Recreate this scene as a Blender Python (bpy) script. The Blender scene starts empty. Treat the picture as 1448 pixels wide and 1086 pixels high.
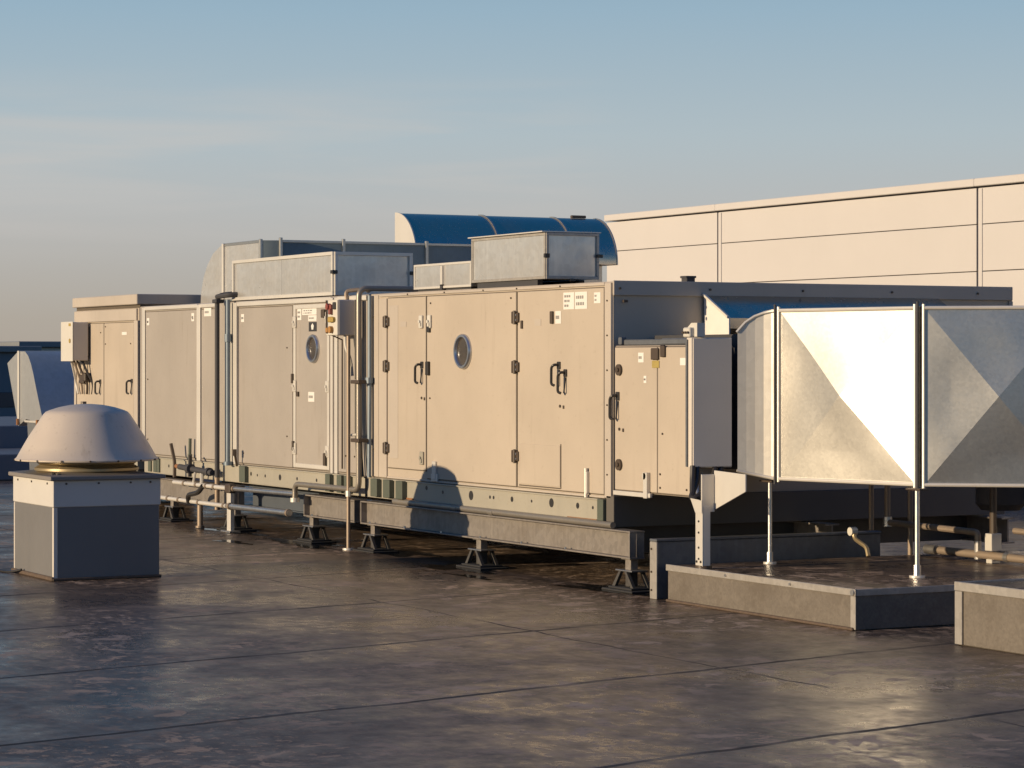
import bpy, bmesh, math, random
from mathutils import Vector, Matrix
R = math.radians
random.seed(7)
S = bpy.context.scene
COL = S.collection

# ------------------------------------------------------------------ helpers
def seg_frames(pts):
    out = []
    n = len(pts)
    up = None
    for i in range(n):
        if i == 0: t = pts[1] - pts[0]
        elif i == n - 1: t = pts[-1] - pts[-2]
        else: t = (pts[i + 1] - pts[i]).normalized() + (pts[i] - pts[i - 1]).normalized()
        t = t.normalized()
        if up is None:
            a = Vector((0, 0, 1)) if abs(t.z) < .9 else Vector((1, 0, 0))
            up = (a - t * a.dot(t)).normalized()
        else:
            up = (up - t * up.dot(t)).normalized()
        out.append((t, up, t.cross(up)))
    return out

def fillet(pts, r, k=5):
    pts = [Vector(p) for p in pts]
    if r <= 0 or len(pts) < 3: return pts
    out = [pts[0]]
    for i in range(1, len(pts) - 1):
        a, b, c = pts[i - 1], pts[i], pts[i + 1]
        d1 = min(r, (a - b).length * .49); d2 = min(r, (c - b).length * .49)
        p = b + (a - b).normalized() * d1; q = b + (c - b).normalized() * d2
        for j in range(k + 1):
            t = j / k
            out.append(p * (1 - t) ** 2 + b * 2 * t * (1 - t) + q * t * t)
    out.append(pts[-1])
    return out

SPLIT = set('''corner_post rail_bracket end_flange edge_seam corner_trim frame_profile screw rail_hole bolt clamp collar strap joint_flange
corner_flange cleat end_trim end_screw catch inset_gasket rust_patch hinge_bolt door_frame rivet bolt_hole seam_band joint_cover coping pyramid_leg rail
end_plate edge_trim base_sealant fitting coupling floor_flange gasket_joint round_latch knob cable_gland top_clamp gusset warning_mark end_cap'''.split())
def islands(bm):
    seen = set(); out = []
    for v in list(bm.verts):
        if v in seen: continue
        st = [v]; seen.add(v); g = []
        while st:
            a = st.pop(); g.append(a)
            for e in a.link_edges:
                o = e.other_vert(a)
                if o not in seen: seen.add(o); st.append(o)
        out.append(g)
    return out

class MB:
    def __init__(s): s.bm = bmesh.new()
    def box(s, x0, x1, y0, y1, z0, z1, bev=.004):
        bm = s.bm
        x0, x1 = min(x0, x1), max(x0, x1); y0, y1 = min(y0, y1), max(y0, y1); z0, z1 = min(z0, z1), max(z0, z1)
        v = [bm.verts.new(p) for p in ((x0,y0,z0),(x1,y0,z0),(x1,y1,z0),(x0,y1,z0),(x0,y0,z1),(x1,y0,z1),(x1,y1,z1),(x0,y1,z1))]
        f = [bm.faces.new([v[i] for i in q]) for q in ((3,2,1,0),(4,5,6,7),(0,1,5,4),(1,2,6,5),(2,3,7,6),(3,0,4,7))]
        if bev > 0:
            b = min(bev, .3 * min(x1 - x0, y1 - y0, z1 - z0))
            es = list({e for q in f for e in q.edges})
            bmesh.ops.bevel(bm, geom=es, offset=b, segments=1, profile=.5, affect='EDGES')
        return s
    def prism(s, poly, axis, a0, a1, bev=0):
        # poly: 2-D outline; axis 'x': (y,z), 'y': (x,z), 'z': (x,y)
        bm = s.bm
        def P(p, a):
            if axis == 'x': return (a, p[0], p[1])
            if axis == 'y': return (p[0], a, p[1])
            return (p[0], p[1], a)
        A = [bm.verts.new(P(p, a0)) for p in poly]; B = [bm.verts.new(P(p, a1)) for p in poly]
        n = len(poly)
        fs = [bm.faces.new(A), bm.faces.new(B[::-1])]
        for i in range(n): fs.append(bm.faces.new((A[i], B[i], B[(i + 1) % n], A[(i + 1) % n])))
        bmesh.ops.recalc_face_normals(bm, faces=fs)
        if bev > 0:
            bmesh.ops.bevel(bm, geom=list({e for q in fs for e in q.edges}), offset=bev, segments=1, profile=.5, affect='EDGES')
        return s
    def cyl(s, p0, p1, r, n=16, r2=None):
        return s.tube([p0, p1], r, n, r2=r2)
    def tube(s, pts, r, n=12, fr=0, r2=None):
        bm = s.bm
        pts = fillet(pts, fr) if fr else [Vector(p) for p in pts]
        fr_ = seg_frames(pts)
        rings = []
        for i, (p, (t, u, w)) in enumerate(zip(pts, fr_)):
            k = r if r2 is None else r + (r2 - r) * i / (len(pts) - 1)
            rings.append([bm.verts.new(p + (u * math.cos(2 * math.pi * j / n) + w * math.sin(2 * math.pi * j / n)) * k) for j in range(n)])
        fs = []
        for a, b in zip(rings, rings[1:]):
            for j in range(n): fs.append(bm.faces.new((a[j], b[j], b[(j + 1) % n], a[(j + 1) % n])))
        fs.append(bm.faces.new(rings[0])); fs.append(bm.faces.new(rings[-1][::-1]))
        bmesh.ops.recalc_face_normals(bm, faces=fs)
        return s
    def lathe(s, prof, c, n=64):
        bm = s.bm; rings = []
        for r, z in prof:
            if r < 1e-5: rings.append([bm.verts.new((c[0], c[1], c[2] + z))])
            else: rings.append([bm.verts.new((c[0] + r * math.cos(2 * math.pi * j / n), c[1] + r * math.sin(2 * math.pi * j / n), c[2] + z)) for j in range(n)])
        fs = []
        for a, b in zip(rings, rings[1:]):
            for j in range(n):
                k = (j + 1) % n
                q = [a[j % len(a)], a[k % len(a)], b[k % len(b)], b[j % len(b)]]
                u = []
                for v in q:
                    if v not in u: u.append(v)
                if len(u) > 2: fs.append(bm.faces.new(u))
        bmesh.ops.recalc_face_normals(bm, faces=fs)
        return s
    def face(s, pts):
        s.bm.faces.new([s.bm.verts.new(p) for p in pts]); return s
    def ring(s, c, axis, r0, r1, d, n=32):
        # flat annulus with depth d along -y (axis 'y'), rounded section
        prof = [(r0, 0), (r0, d * .6), (r0 + (r1 - r0) * .25, d), (r0 + (r1 - r0) * .75, d), (r1, d * .6), (r1, 0)]
        bm = s.bm; rings = []
        for j in range(n):
            a = 2 * math.pi * j / n
            rings.append([bm.verts.new((c[0] + r * math.cos(a), c[1] - q, c[2] + r * math.sin(a))) for r, q in prof])
        fs = []
        for j in range(n):
            A, B = rings[j], rings[(j + 1) % n]
            for i in range(len(prof) - 1): fs.append(bm.faces.new((A[i], A[i + 1], B[i + 1], B[i])))
        bmesh.ops.recalc_face_normals(bm, faces=fs)
        return s
    def build(s, name, mat, parent=None, sharp=35):
        bm = s.bm
        if name in SPLIT:
            parts = islands(bm)
            if len(parts) > 1:
                out = None
                for vs in parts:
                    q = MB(); mp = {v: q.bm.verts.new(v.co) for v in vs}
                    for f in {f for v in vs for f in v.link_faces}: q.bm.faces.new([mp[v] for v in f.verts])
                    out = q.build(name, mat, parent, sharp)
                bm.free()
                return out
        me = bpy.data.meshes.new(name)
        if parent is None:
            vs = [v.co for v in bm.verts]
            mn = Vector([min(v[i] for v in vs) for i in range(3)]); mx = Vector([max(v[i] for v in vs) for i in range(3)])
            loc = Vector(((mn.x + mx.x) / 2, (mn.y + mx.y) / 2, mn.z)); off = loc
        else:
            off = Vector((0, 0, 0)); p = parent
            while p is not None: off += p.location; p = p.parent
            loc = Vector((0, 0, 0))
        for v in bm.verts: v.co -= off
        for f in bm.faces: f.smooth = True
        bm.to_mesh(me); bm.free()
        me.set_sharp_from_angle(angle=R(sharp))
        me.materials.append(mat)
        o = bpy.data.objects.new(name, me); COL.objects.link(o)
        o.location = loc
        if parent is not None: o.parent = parent
        return o

def tag(o, label=None, cat=None, group=None, kind=None):
    if label: o['label'] = label
    if cat: o['category'] = cat
    if group: o['group'] = group
    if kind: o['kind'] = kind
    return o
def thing(name, label, cat, loc, group=None):
    o = bpy.data.objects.new(name, None); COL.objects.link(o)
    o.empty_display_size = .2; o.location = loc
    return tag(o, label, cat, group)
def copy_tree(o, parent=None):
    c = o.copy(); COL.objects.link(c)
    if parent is not None: c.parent = parent
    for ch in list(o.children): copy_tree(ch, c)
    return c

# ------------------------------------------------------------------ materials
class NT:
    def __init__(s, name):
        s.m = bpy.data.materials.new(name); s.m.use_nodes = True
        s.t = s.m.node_tree; s.n = s.t.nodes; s.l = s.t.links
        s.b = s.n['Principled BSDF']
        s.tc = s.n.new('ShaderNodeTexCoord').outputs['Object']
    def link(s, a, b): s.l.new(a, b)
    def mapping(s, scale=(1,1,1), src=None, loc=(0,0,0)):
        m = s.n.new('ShaderNodeMapping'); m.inputs['Scale'].default_value = scale; m.inputs['Location'].default_value = loc
        s.link(src or s.tc, m.inputs['Vector']); return m.outputs[0]
    def noise(s, scale, detail=4, rough=.55, vec=None, dist=0):
        n = s.n.new('ShaderNodeTexNoise'); n.inputs['Scale'].default_value = scale; n.inputs['Detail'].default_value = detail
        n.inputs['Roughness'].default_value = rough; n.inputs['Distortion'].default_value = dist
        s.link(vec or s.tc, n.inputs['Vector']); return n.outputs['Fac']
    def voro(s, scale, vec=None):
        n = s.n.new('ShaderNodeTexVoronoi'); n.inputs['Scale'].default_value = scale
        s.link(vec or s.tc, n.inputs['Vector']); return n.outputs['Color']
    def ramp(s, fac, a, b, lo=(0,0,0,1), hi=(1,1,1,1)):
        r = s.n.new('ShaderNodeValToRGB'); e = r.color_ramp.elements
        e[0].position = a; e[1].position = b; e[0].color = lo; e[1].color = hi
        s.link(fac, r.inputs[0]); return r.outputs[0]
    def mix(s, fac, a, b, mode='MIX'):
        m = s.n.new('ShaderNodeMix'); m.data_type = 'RGBA'; m.blend_type = mode
        def put(v, sock):
            if hasattr(v, 'links'): s.link(v, sock)
            elif isinstance(v, (int, float)): sock.default_value = v
            else: sock.default_value = (*v, 1) if len(v) == 3 else v
        put(fac, m.inputs[0]); put(a, m.inputs[6]); put(b, m.inputs[7])
        return m.outputs[2]
    def math(s, op, a, b=0, c=None):
        m = s.n.new('ShaderNodeMath'); m.operation = op
        for i, v in enumerate((a, b, c)):
            if v is None: continue
            if hasattr(v, 'links'): s.link(v, m.inputs[i])
            else: m.inputs[i].default_value = v
        return m.outputs[0]
    def maprange(s, v, a, b, lo, hi):
        m = s.n.new('ShaderNodeMapRange'); s.link(v, m.inputs[0])
        for i, q in enumerate((a, b, lo, hi)): m.inputs[i + 1].default_value = q
        return m.outputs[0]
    def bump(s, h, strength, dist, normal=None):
        b = s.n.new('ShaderNodeBump'); b.inputs['Strength'].default_value = strength; b.inputs['Distance'].default_value = dist
        s.link(h, b.inputs['Height'])
        if normal: s.link(normal, b.inputs['Normal'])
        return b.outputs[0]

def paint(name, col, rough=.45, dirt=.25, dirtcol=(.16,.12,.08), wave=.004, metal=0, spec=.25, var=.06):
    t = NT(name)
    n1 = t.noise(.9, 3)
    c = t.mix(t.ramp(n1, .3, .7), tuple(v * (1 - var) for v in col), tuple(min(1, v * (1 + var)) for v in col))
    st = t.noise(1.6, 6, .65, t.mapping((4, 4, .35)))
    c = t.mix(t.math('MULTIPLY', t.math('MULTIPLY', t.ramp(st, .56, .85), t.ramp(t.noise(.7, 3), .4, .65)), dirt), c, dirtcol)
    sp = t.noise(14, 6, .7)
    c = t.mix(t.math('MULTIPLY', t.ramp(sp, .6, .75), dirt * .6), c, dirtcol)
    t.link(c, t.b.inputs['Base Color'])
    t.link(t.maprange(st, .2, .8, rough - .08, rough + .12), t.b.inputs['Roughness'])
    t.b.inputs['Metallic'].default_value = metal
    t.b.inputs['Specular IOR Level'].default_value = spec
    if wave: t.link(t.bump(t.noise(1.3, 2, .4), .6, wave), t.b.inputs['Normal'])
    return t.m

def galv(name, col=(.62,.62,.61), rough=.38, metal=1.0, spangle=.10, stain=.2, wave=.01, wscale=1.5, rv=.085, vs=16, streak=(6,6,.4)):
    t = NT(name)
    vo = t.voro(vs)
    sep = t.n.new('ShaderNodeSeparateColor'); t.link(vo, sep.inputs[0])
    c = t.mix(sep.outputs[0], tuple(v * (1 - spangle) for v in col), tuple(min(1, v * (1 + spangle)) for v in col))
    n1 = t.noise(1.7, 5, .6)
    c = t.mix(t.math('MULTIPLY', t.ramp(n1, .45, .75), stain), c, (col[0] * .55, col[1] * .5, col[2] * .45))
    st = t.noise(2.5, 5, .6, t.mapping(streak))
    c = t.mix(t.math('MULTIPLY', t.ramp(st, .5, .75), stain), c, tuple(min(1, v * 1.35) for v in col))
    t.link(c, t.b.inputs['Base Color'])
    t.b.inputs['Metallic'].default_value = metal
    r = t.math('ADD', t.maprange(n1, .25, .75, rough - rv, rough + rv), t.math('MULTIPLY', t.math('SUBTRACT', sep.outputs[1], .5), spangle * .5))
    t.link(r, t.b.inputs['Roughness'])
    if wave: t.link(t.bump(t.noise(wscale, 3, .45), .8, wave), t.b.inputs['Normal'])
    return t.m

def plain(name, col, rough=.5, metal=0, var=.15, scale=8):
    t = NT(name)
    n = t.noise(scale, 4)
    t.link(t.mix(n, tuple(v * (1 - var) for v in col), tuple(min(1, v * (1 + var)) for v in col)), t.b.inputs['Base Color'])
    t.b.inputs['Roughness'].default_value = rough; t.b.inputs['Metallic'].default_value = metal
    return t.m

M = {}
M['beige'] = paint('beige_paint', (.45,.39,.32), .42, .4)
M['beige2'] = paint('beige_frame', (.45,.40,.345), .42, .3)
M['grey'] = paint('grey_panel', (.385,.35,.312), .40, .5, metal=.15)
M['frame'] = paint('pale_frame', (.66,.63,.575), .36, .22, wave=0, metal=.3)
M['base'] = paint('base_rail_zinc', (.41,.385,.32), .48, .5, (.22,.14,.07), metal=.3)
M['beam'] = galv('beam_galvanised', (.25,.225,.20), .48, .3, .12, .5, .004)
M['duct'] = galv('duct_galvanised', (.53,.515,.48), .42, 1, .05, .05, .006, 1.3, .015, 38)
M['boxduct'] = galv('rooftop_duct_galvanised', (.64,.625,.59), .33, .6, .05, .25, .02, 2.2)
M['ductshade'] = galv('shaded_blue_duct', (.17,.215,.235), .5, 0, .04, .2, .006, 1.5)  # duct metal darkened and blued to carry the shade on its side
M['baseshade'] = paint('shaded_base_frame', (.12,.11,.10), .6, .4)  # base metal darkened to carry the shade at the end of the unit
M['dullduct'] = galv('dull_blue_galvanised', (.44,.45,.45), .34, .45, .04, .2, .006, 1.5)
M['hoodsteel'] = galv('bright_hood_steel', (.62,.53,.42), .26, 1, .03, .1, .004, 1.0)
M['pipe'] = galv('pipe_zinc', (.55,.54,.52), .36, .9, .08, .4, 0)
M['pipewarm'] = paint('old_pipe', (.30,.24,.185), .5, .5, (.2,.11,.05), wave=0, metal=.4)
M['lag'] = plain('dark_pipe_lagging', (.045,.045,.05), .7)
M['lagblue'] = plain('blue_grey_pipe', (.16,.20,.24), .5, .3)
M['black'] = plain('black_plastic', (.03,.027,.025), .4)
M['rubber'] = plain('black_rubber', (.025,.025,.027), .8)
M['gasket'] = plain('dark_gasket', (.10,.08,.06), .8)
M['brown'] = plain('dark_brown_hinge', (.07,.05,.035), .45)
M['chrome'] = plain('porthole_metal', (.55,.56,.58), .3, .9)
M['white'] = plain('white_label', (.72,.70,.66), .5, 0, .05)
M['ink'] = plain('label_ink', (.03,.03,.033), .6)
M['print'] = plain('faded_print', (.26,.25,.24), .6)
M['yellow'] = plain('yellow_plastic', (.40,.28,.07), .45)
M['orange'] = plain('orange_plastic', (.38,.19,.05), .45)
M['red'] = plain('red_plastic', (.24,.06,.045), .45)
M['footleg'] = plain('weathered_leg', (.085,.08,.075), .5, .3, .4, 12)
M['olive'] = plain('olive_steel', (.10,.115,.09), .55, .2)
M['sealant'] = plain('dirty_sealant', (.10,.07,.05), .8, 0, .5, 15)
M['rust'] = plain('rusty_steel', (.26,.12,.05), .75, .1, .4, 20)
M['cabinet'] = paint('grey_cabinet', (.60,.555,.50), .4, .15)
M['cream'] = paint('cream_enclosure', (.58,.56,.51), .42, .12, wave=0)
M['fanwhite'] = paint('fan_cowl_paint', (.60,.525,.445), .40, .75, metal=.15, wave=.002)
M['fanband'] = paint('fan_band_paint', (.56,.54,.51), .45, .12)
M['fanskirt'] = paint('fan_curb_skirt', (.165,.162,.162), .42, .2)
M['brass'] = plain('yellowed_throat', (.36,.29,.18), .42, .6)
M['wall'] = paint('wall_cladding', (.535,.515,.505), .5, .03, wave=.001, var=.015)
M['joint'] = plain('dark_joint', (.10,.085,.07), .8)
M['curb'] = galv('curb_flashing', (.155,.135,.112), .55, .1, .10, .6, .004, 3, .06, 45, (5,5,5))
M['curbtrim'] = galv('curb_trim', (.40,.375,.34), .45, .4, .08, .3, .003)
M['upstand'] = galv('dark_upstand_metal', (.13,.14,.155), .45, .2, .08, .35, .006, 2)
M['farblue'] = plain('far_wall', (.14,.16,.19), .6, 0, .1, .3)
M['farcream'] = plain('far_cream_wall', (.62,.55,.47), .6, 0, .06, .3)
M['fardark'] = plain('far_window', (.04,.05,.07), .2)
M['fartop'] = plain('far_roof_top', (.20,.21,.22), .45, 0, .1, .3)

M['fancap'] = paint('fan_cap_sheet', (.22,.20,.185), .5, .3)
M['drain'] = paint('grey_drain_pipe', (.27,.245,.21), .4, .4, (.15,.09,.05), wave=0, metal=.5)
M['tagdull'] = plain('dull_yellow_tag', (.36,.28,.08), .6)
def glass_mat():
    t = NT('porthole_glass'); n = t.noise(9, 3)
    t.link(t.mix(n, (.03,.025,.022), (.10,.085,.07)), t.b.inputs['Base Color'])
    t.b.inputs['Roughness'].default_value = .22; t.b.inputs['Coat Weight'].default_value = .15
    return t.m
M['glass'] = glass_mat()

M['wet'] = plain('wet_membrane', (.010,.010,.010), .12, 0, .3, 5)
def roof_mat():
    t = NT('roof_membrane')
    sx = t.n.new('ShaderNodeSeparateXYZ'); t.link(t.tc, sx.inputs[0])
    X, Y = sx.outputs[0], sx.outputs[1]
    wob = t.math('MULTIPLY', t.math('SUBTRACT', t.noise(.8, 3), .5), .18)
    u = t.math('ADD', t.math('ADD', X, t.math('MULTIPLY', Y, .225)), wob)
    q = t.math('DIVIDE', t.math('SUBTRACT', u, 3.07), 3.42)
    du = t.math('MULTIPLY', t.math('ABSOLUTE', t.math('SUBTRACT', t.math('FRACT', t.math('ADD', q, .5)), .5)), 3.42)
    side = t.math('SUBTRACT', t.math('FRACT', t.math('ADD', q, .5)), .5)
    v = t.math('ADD', t.math('ADD', Y, 3.05), t.math('MULTIPLY', t.math('SUBTRACT', t.noise(.6, 3), .5), .3))
    dv = t.math('ABSOLUTE', v)
    wn = t.noise(2.3, 4)
    m1 = t.maprange(t.math('SUBTRACT', du, t.math('MULTIPLY', wn, .05)), 0, .02, 1, 0)
    m2 = t.math('MULTIPLY', t.maprange(t.math('SUBTRACT', dv, t.math('MULTIPLY', wn, .022)), 0, .012, 1, 0), t.ramp(t.noise(.35, 2), .42, .5))
    seam = t.math('MAXIMUM', m1, m2)
    lap = t.math('MULTIPLY', t.maprange(side, 0, .035, 1, 0), t.math('GREATER_THAN', side, 0))   # wider worn band on one side
    n1 = t.noise(.55, 5, .6); n2 = t.noise(3.2, 6, .65); n3 = t.noise(45, 3, .6)
    gr = t.noise(6, 5, .7, t.mapping((.8, 1.6, 1)))            # scuffs
    bl = t.noise(1.3, 6, .68, None, .6)                         # blotches
    c = t.mix(t.ramp(n1, .36, .66), (.045,.038,.034), (.125,.098,.079))
    c = t.mix(t.math('MULTIPLY', t.ramp(bl, .46, .60), .32), c, (.20,.158,.128))
    c = t.mix(t.math('MULTIPLY', t.ramp(gr, .49, .61), .36), c, (.25,.20,.162))
    c = t.mix(t.math('MULTIPLY', t.ramp(n2, .47, .60), .32), c, (.020,.017,.015))
    area = t.ramp(t.noise(.34, 3), .40, .56)
    fl = t.ramp(t.noise(2.6, 7, .7, None, .5), .556, .575)
    fl2 = t.math('MULTIPLY', t.math('MULTIPLY', fl, area), .8)
    fs_ = t.math('MULTIPLY', t.math('MULTIPLY', t.ramp(t.noise(9, 5, .7), .565, .585), area), .7)
    fl2 = t.math('MAXIMUM', fl2, fs_)
    c = t.mix(t.math('MULTIPLY', fl2, .75), c, (.56,.47,.41))
    # hairline cracks and old lap lines running with the rolls
    ck = t.math('ABSOLUTE', t.math('SUBTRACT', t.noise(1.0, 5, .6, t.mapping((2.6, .42, 1))), .5))
    ck = t.math('MULTIPLY', t.maprange(ck, 0, .006, 1, 0), t.ramp(t.noise(.7, 3, .6, t.mapping((1, 1, 1), None, (7, 2, 0))), .48, .56))
    ck2 = t.math('ABSOLUTE', t.math('SUBTRACT', t.noise(1.0, 4, .6, t.mapping((.5, 3.0, 1), None, (2, 9, 0))), .5))
    ck = t.math('MAXIMUM', ck, t.math('MULTIPLY', t.maprange(ck2, 0, .004, 1, 0), t.ramp(t.noise(.6, 3, .6, t.mapping((1, 1, 1), None, (1, 5, 0))), .52, .60)))
    c = t.mix(t.math('MULTIPLY', ck, .8), c, (.008,.008,.008))
    c = t.mix(t.math('MULTIPLY', lap, .25), c, (.15,.14,.125))
    c = t.mix(t.math('MULTIPLY', n3, .3), c, (.015,.015,.015))
    seam = t.math('MULTIPLY', seam, t.maprange(t.noise(1.1, 3), .35, .58, .35, 1))
    c = t.mix(t.math('MULTIPLY', seam, .88), c, (.006,.006,.007))
    c = t.mix(1.0, c, (1.12,.98,.83), 'MULTIPLY')
    t.link(c, t.b.inputs['Base Color'])
    wet = t.ramp(t.noise(.42, 5, .62, None, .8), .38, .62)
    r = t.maprange(wet, 0, 1, .25, .46)
    r = t.math('ADD', r, t.math('MULTIPLY', fl2, .3))
    r = t.math('ADD', r, t.math('MULTIPLY', t.math('SUBTRACT', n2, .5), .38))
    r = t.math('ADD', r, t.math('MULTIPLY', t.math('SUBTRACT', gr, .5), .38))
    r = t.math('ADD', r, t.math('MULTIPLY', seam, .3))
    t.b.inputs['Specular IOR Level'].default_value = .40
    t.link(r, t.b.inputs['Roughness'])
    h = t.math('ADD', t.math('MULTIPLY', n2, .5), t.math('MULTIPLY', n3, .05))
    h = t.math('SUBTRACT', h, t.math('MULTIPLY', seam, .35))
    t.link(t.bump(h, .7, .014), t.b.inputs['Normal'])
    return t.m
M['roof'] = roof_mat()
M['ground'] = plain('far_ground', (.07,.08,.05), .9, 0, .3, .02)
M['woods'] = plain('far_woods', (.035,.045,.04), .9, 0, .5, .08)

# ------------------------------------------------------------------ setting
b = MB(); b.face([(-90,-70,0),(90,-70,0),(90,70,0),(-90,70,0)])
o = b.build('roof', M['roof'])  # centred on the origin, so object coordinates are world metres; tag(o, 'dark damp membrane roof with seams', 'roof', kind='structure')
def stain(cx, cy, rx, ry, seed, z=.004):
    rnd = random.Random(seed); n = 40; ph = [rnd.uniform(0, 6.28) for _ in range(4)]
    q = MB(); q.bm.faces.new([q.bm.verts.new((cx + rx * math.cos(a) * k, cy + ry * math.sin(a) * k, z)) for a, k in
        ((2*math.pi*i/n, 1 + .3*math.sin(3*2*math.pi*i/n + ph[0]) + .2*math.sin(5*2*math.pi*i/n + ph[1]) + .12*math.sin(9*2*math.pi*i/n + ph[2]) + rnd.uniform(-.05, .05)) for i in range(n))])
    tag(q.build('water_puddle', M['wet']), kind='structure')
for k, a in enumerate(((-3.4, -.25, .75, .28), (.1, -.15, .8, .22), (-8.4, -.2, .9, .32), (-6.1, .2, .7, .3), (-11.3, -.1, .9, .25), (-9.2, -1.0, .5, .12), (-2.2, -.7, .45, .1))): stain(*a, seed=k + 3)
b = MB(); b.face([(-3000,-3000,-9),(3000,-3000,-9),(3000,3000,-9),(-3000,3000,-9)])
tag(b.build('ground', M['ground']), kind='structure')
b = MB(); b.box(-33.2,-29.5,-50,50,.004,.575,.02); tag(b.build('raised_roof', M['farblue']), kind='structure')
b = MB(); b.box(-43,-33.2,-50,50,.004,1.10,.02); tag(b.build('upper_roof', M['farblue']), kind='structure')

# far wood: one mass, irregular top
b = MB()
def wood(a0, a1, d):
    bm = b.bm; n = 260; prev = None
    cx, cy = 26, -15
    for i in range(n + 1):
        a = a0 + (a1 - a0) * i / n
        h = 6.6 + 1.0 * math.sin(i * .7) * math.sin(i * .23) + random.uniform(-.5, .5)
        ring = []
        for k, (dd, zz) in enumerate(((0, -9), (0, h - 3), (4, h), (14, h + .3), (30, h - 4), (30, -9))):
            ring.append(bm.verts.new((cx + math.cos(a) * (d + dd), cy + math.sin(a) * (d + dd), zz)))
        if prev:
            for k in range(5): bm.faces.new((prev[k], ring[k], ring[k + 1], prev[k + 1]))
        prev = ring
wood(R(100), R(215), 600)
tag(b.build('treeline', M['woods']), 'dark far wood along the skyline', kind='stuff')

# ------------------------------------------------------------------ warehouse wall behind
wx0, wx1, wy = -26.24, 41.0, 15.0
wr = thing('warehouse_building', 'long cream panel-clad building rising behind the air handling units', 'building', (wx0, wy, 0))
b = MB(); b.box(wx0 + .05, wx1, wy + .06, 45, 0, 5.75, 0); b.build('wall_core', M['joint'], wr)
zs = [0, .72, 1.62, 2.50, 3.38, 4.25, 5.115, 5.79]
xs = [wx0, -21.476] + [-21.476 + 8.905 * k for k in range(1, 8)]
b = MB()
for xa, xb in zip(xs, xs[1:]):
    for za, zb in zip(zs, zs[1:]):
        b.box(xa + (.0 if xa == wx0 else .03), xb - .03, wy, wy + .1, za + .008, zb - .008, .005)
b.build('cladding', M['wall'], wr)
b = MB()
b.box(wx0, wx0 + .1, wy + .11, 45, 0, 5.79, 0)
b.build('end_wall', M['wall'], wr)
b = MB()
for xa in xs[1:-1]: b.box(xa + .05, xa + .16, wy - .02, wy + .02, 0, 5.77, .004)
b.build('joint_cover', M['wall'], wr)
b = MB()
for xa, xb in zip(xs, xs[1:]): b.box(xa - .03, xb - .036, wy - .06, wy + .5, 5.815, 5.96, .012)
b.build('coping', M['wall'], wr)

# ------------------------------------------------------------------ distant buildings
def far_building(name, label, x0, x1, y0, y1, z1, m, bands):
    r = thing(name, label, 'building', (x0, y0, -9))
    q = MB(); q.box(x0, x1, y0, y1, -9, z1, .05); q.build('wall', m, r)
    q = MB(); q.box(x0 - .3, x1 + .3, y0 - .3, y1 + .3, z1 + .01, z1 + .4, .05); q.build('roof', M['fartop'], r)
    for za, zb in bands:
        q = MB()
        n = max(2, int((y1 - y0) / 5))
        for k in range(n):
            ya = y0 + (y1 - y0) * k / n + .5; yb = y0 + (y1 - y0) * (k + 1) / n - .5
            q.box(x1 - .1, x1 + .06, ya, yb, za, zb, .02)
        nx = max(2, int((x1 - x0) / 5))
        for k in range(nx):
            xa = x0 + (x1 - x0) * k / nx + .5; xb = x0 + (x1 - x0) * (k + 1) / nx - .5
            q.box(xa, xb, y0 - .06, y0 + .1, za, zb, .02)
        q.build('window_band', M['fardark'], r)
    return r
far_building('distant_building', 'low cream distant building with a pale front under the treeline', -152, -137, 35.4, 60, 3.45, M['farcream'], [(-3.5,-2)])
far_building('distant_building', 'dark blue-grey distant building at the left edge of the photo', -150, -128, 8, 33.5, 3.1, M['farblue'], [(-.2,.7), (-3,-2)])
far_building('distant_building', 'lower grey distant block beyond the far roof edge', -110, -95, -8, 24.5, -.9, M['farblue'], [(-4,-3)])

# ------------------------------------------------------------------ air handling unit modules
D = 5.77
Z0, Z1 = 1.02, 3.52
def sbox(name, mat, parent, *a, bev=.004):
    q = MB(); q.box(*a, bev=bev); return q.build(name, mat, parent)
def door(parent, x0, x1, z0, z1, mat, name='door', th=.02, y=0):
    q = MB(); q.box(x0, x1, y - th, y + .01, z0, z1, .006)
    d = q.build(name, mat, parent)
    g = .011
    sbox('gasket', M['gasket'], d, x0 - g, x1 + g, y - th * .5, y + .004, z0 - g, z1 + g, bev=0)
    return d
def hinge(d, x, z, y=-.02, s=1.0):
    q = MB()
    q.box(x - .075*s, x - .005*s, y - .045, y + .002, z - .075*s, z + .075*s, .008)
    q.box(x + .0, x + .07*s, y - .03, y + .002, z - .06*s, z + .06*s, .008)
    q.cyl((x - .002, y - .035, z - .085*s), (x - .002, y - .035, z + .085*s), .018*s, 10)
    h = q.build('hinge', M['brown'], d)
    q = MB()
    for dz in (-.03, .03): q.cyl((x + .035*s, y - .038, z + dz*s), (x + .035*s, y - .028, z + dz*s), .012*s, 8)
    # bolts share the hinge part
    q.build('hinge_bolt', M['chrome'], d)
def latch(d, x, z, y=-.02, mat='frame'):
    q = MB(); q.box(x - .05, x + .05, y - .028, y + .002, z - .085, z + .085, .008); q.cyl((x, y - .05, z), (x, y - .02, z), .022, 10)
    q.box(x + .01, x + .035, y - .045, y - .02, z - .06, z - .01, .004)
    q.build('latch', M[mat], d)
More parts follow.
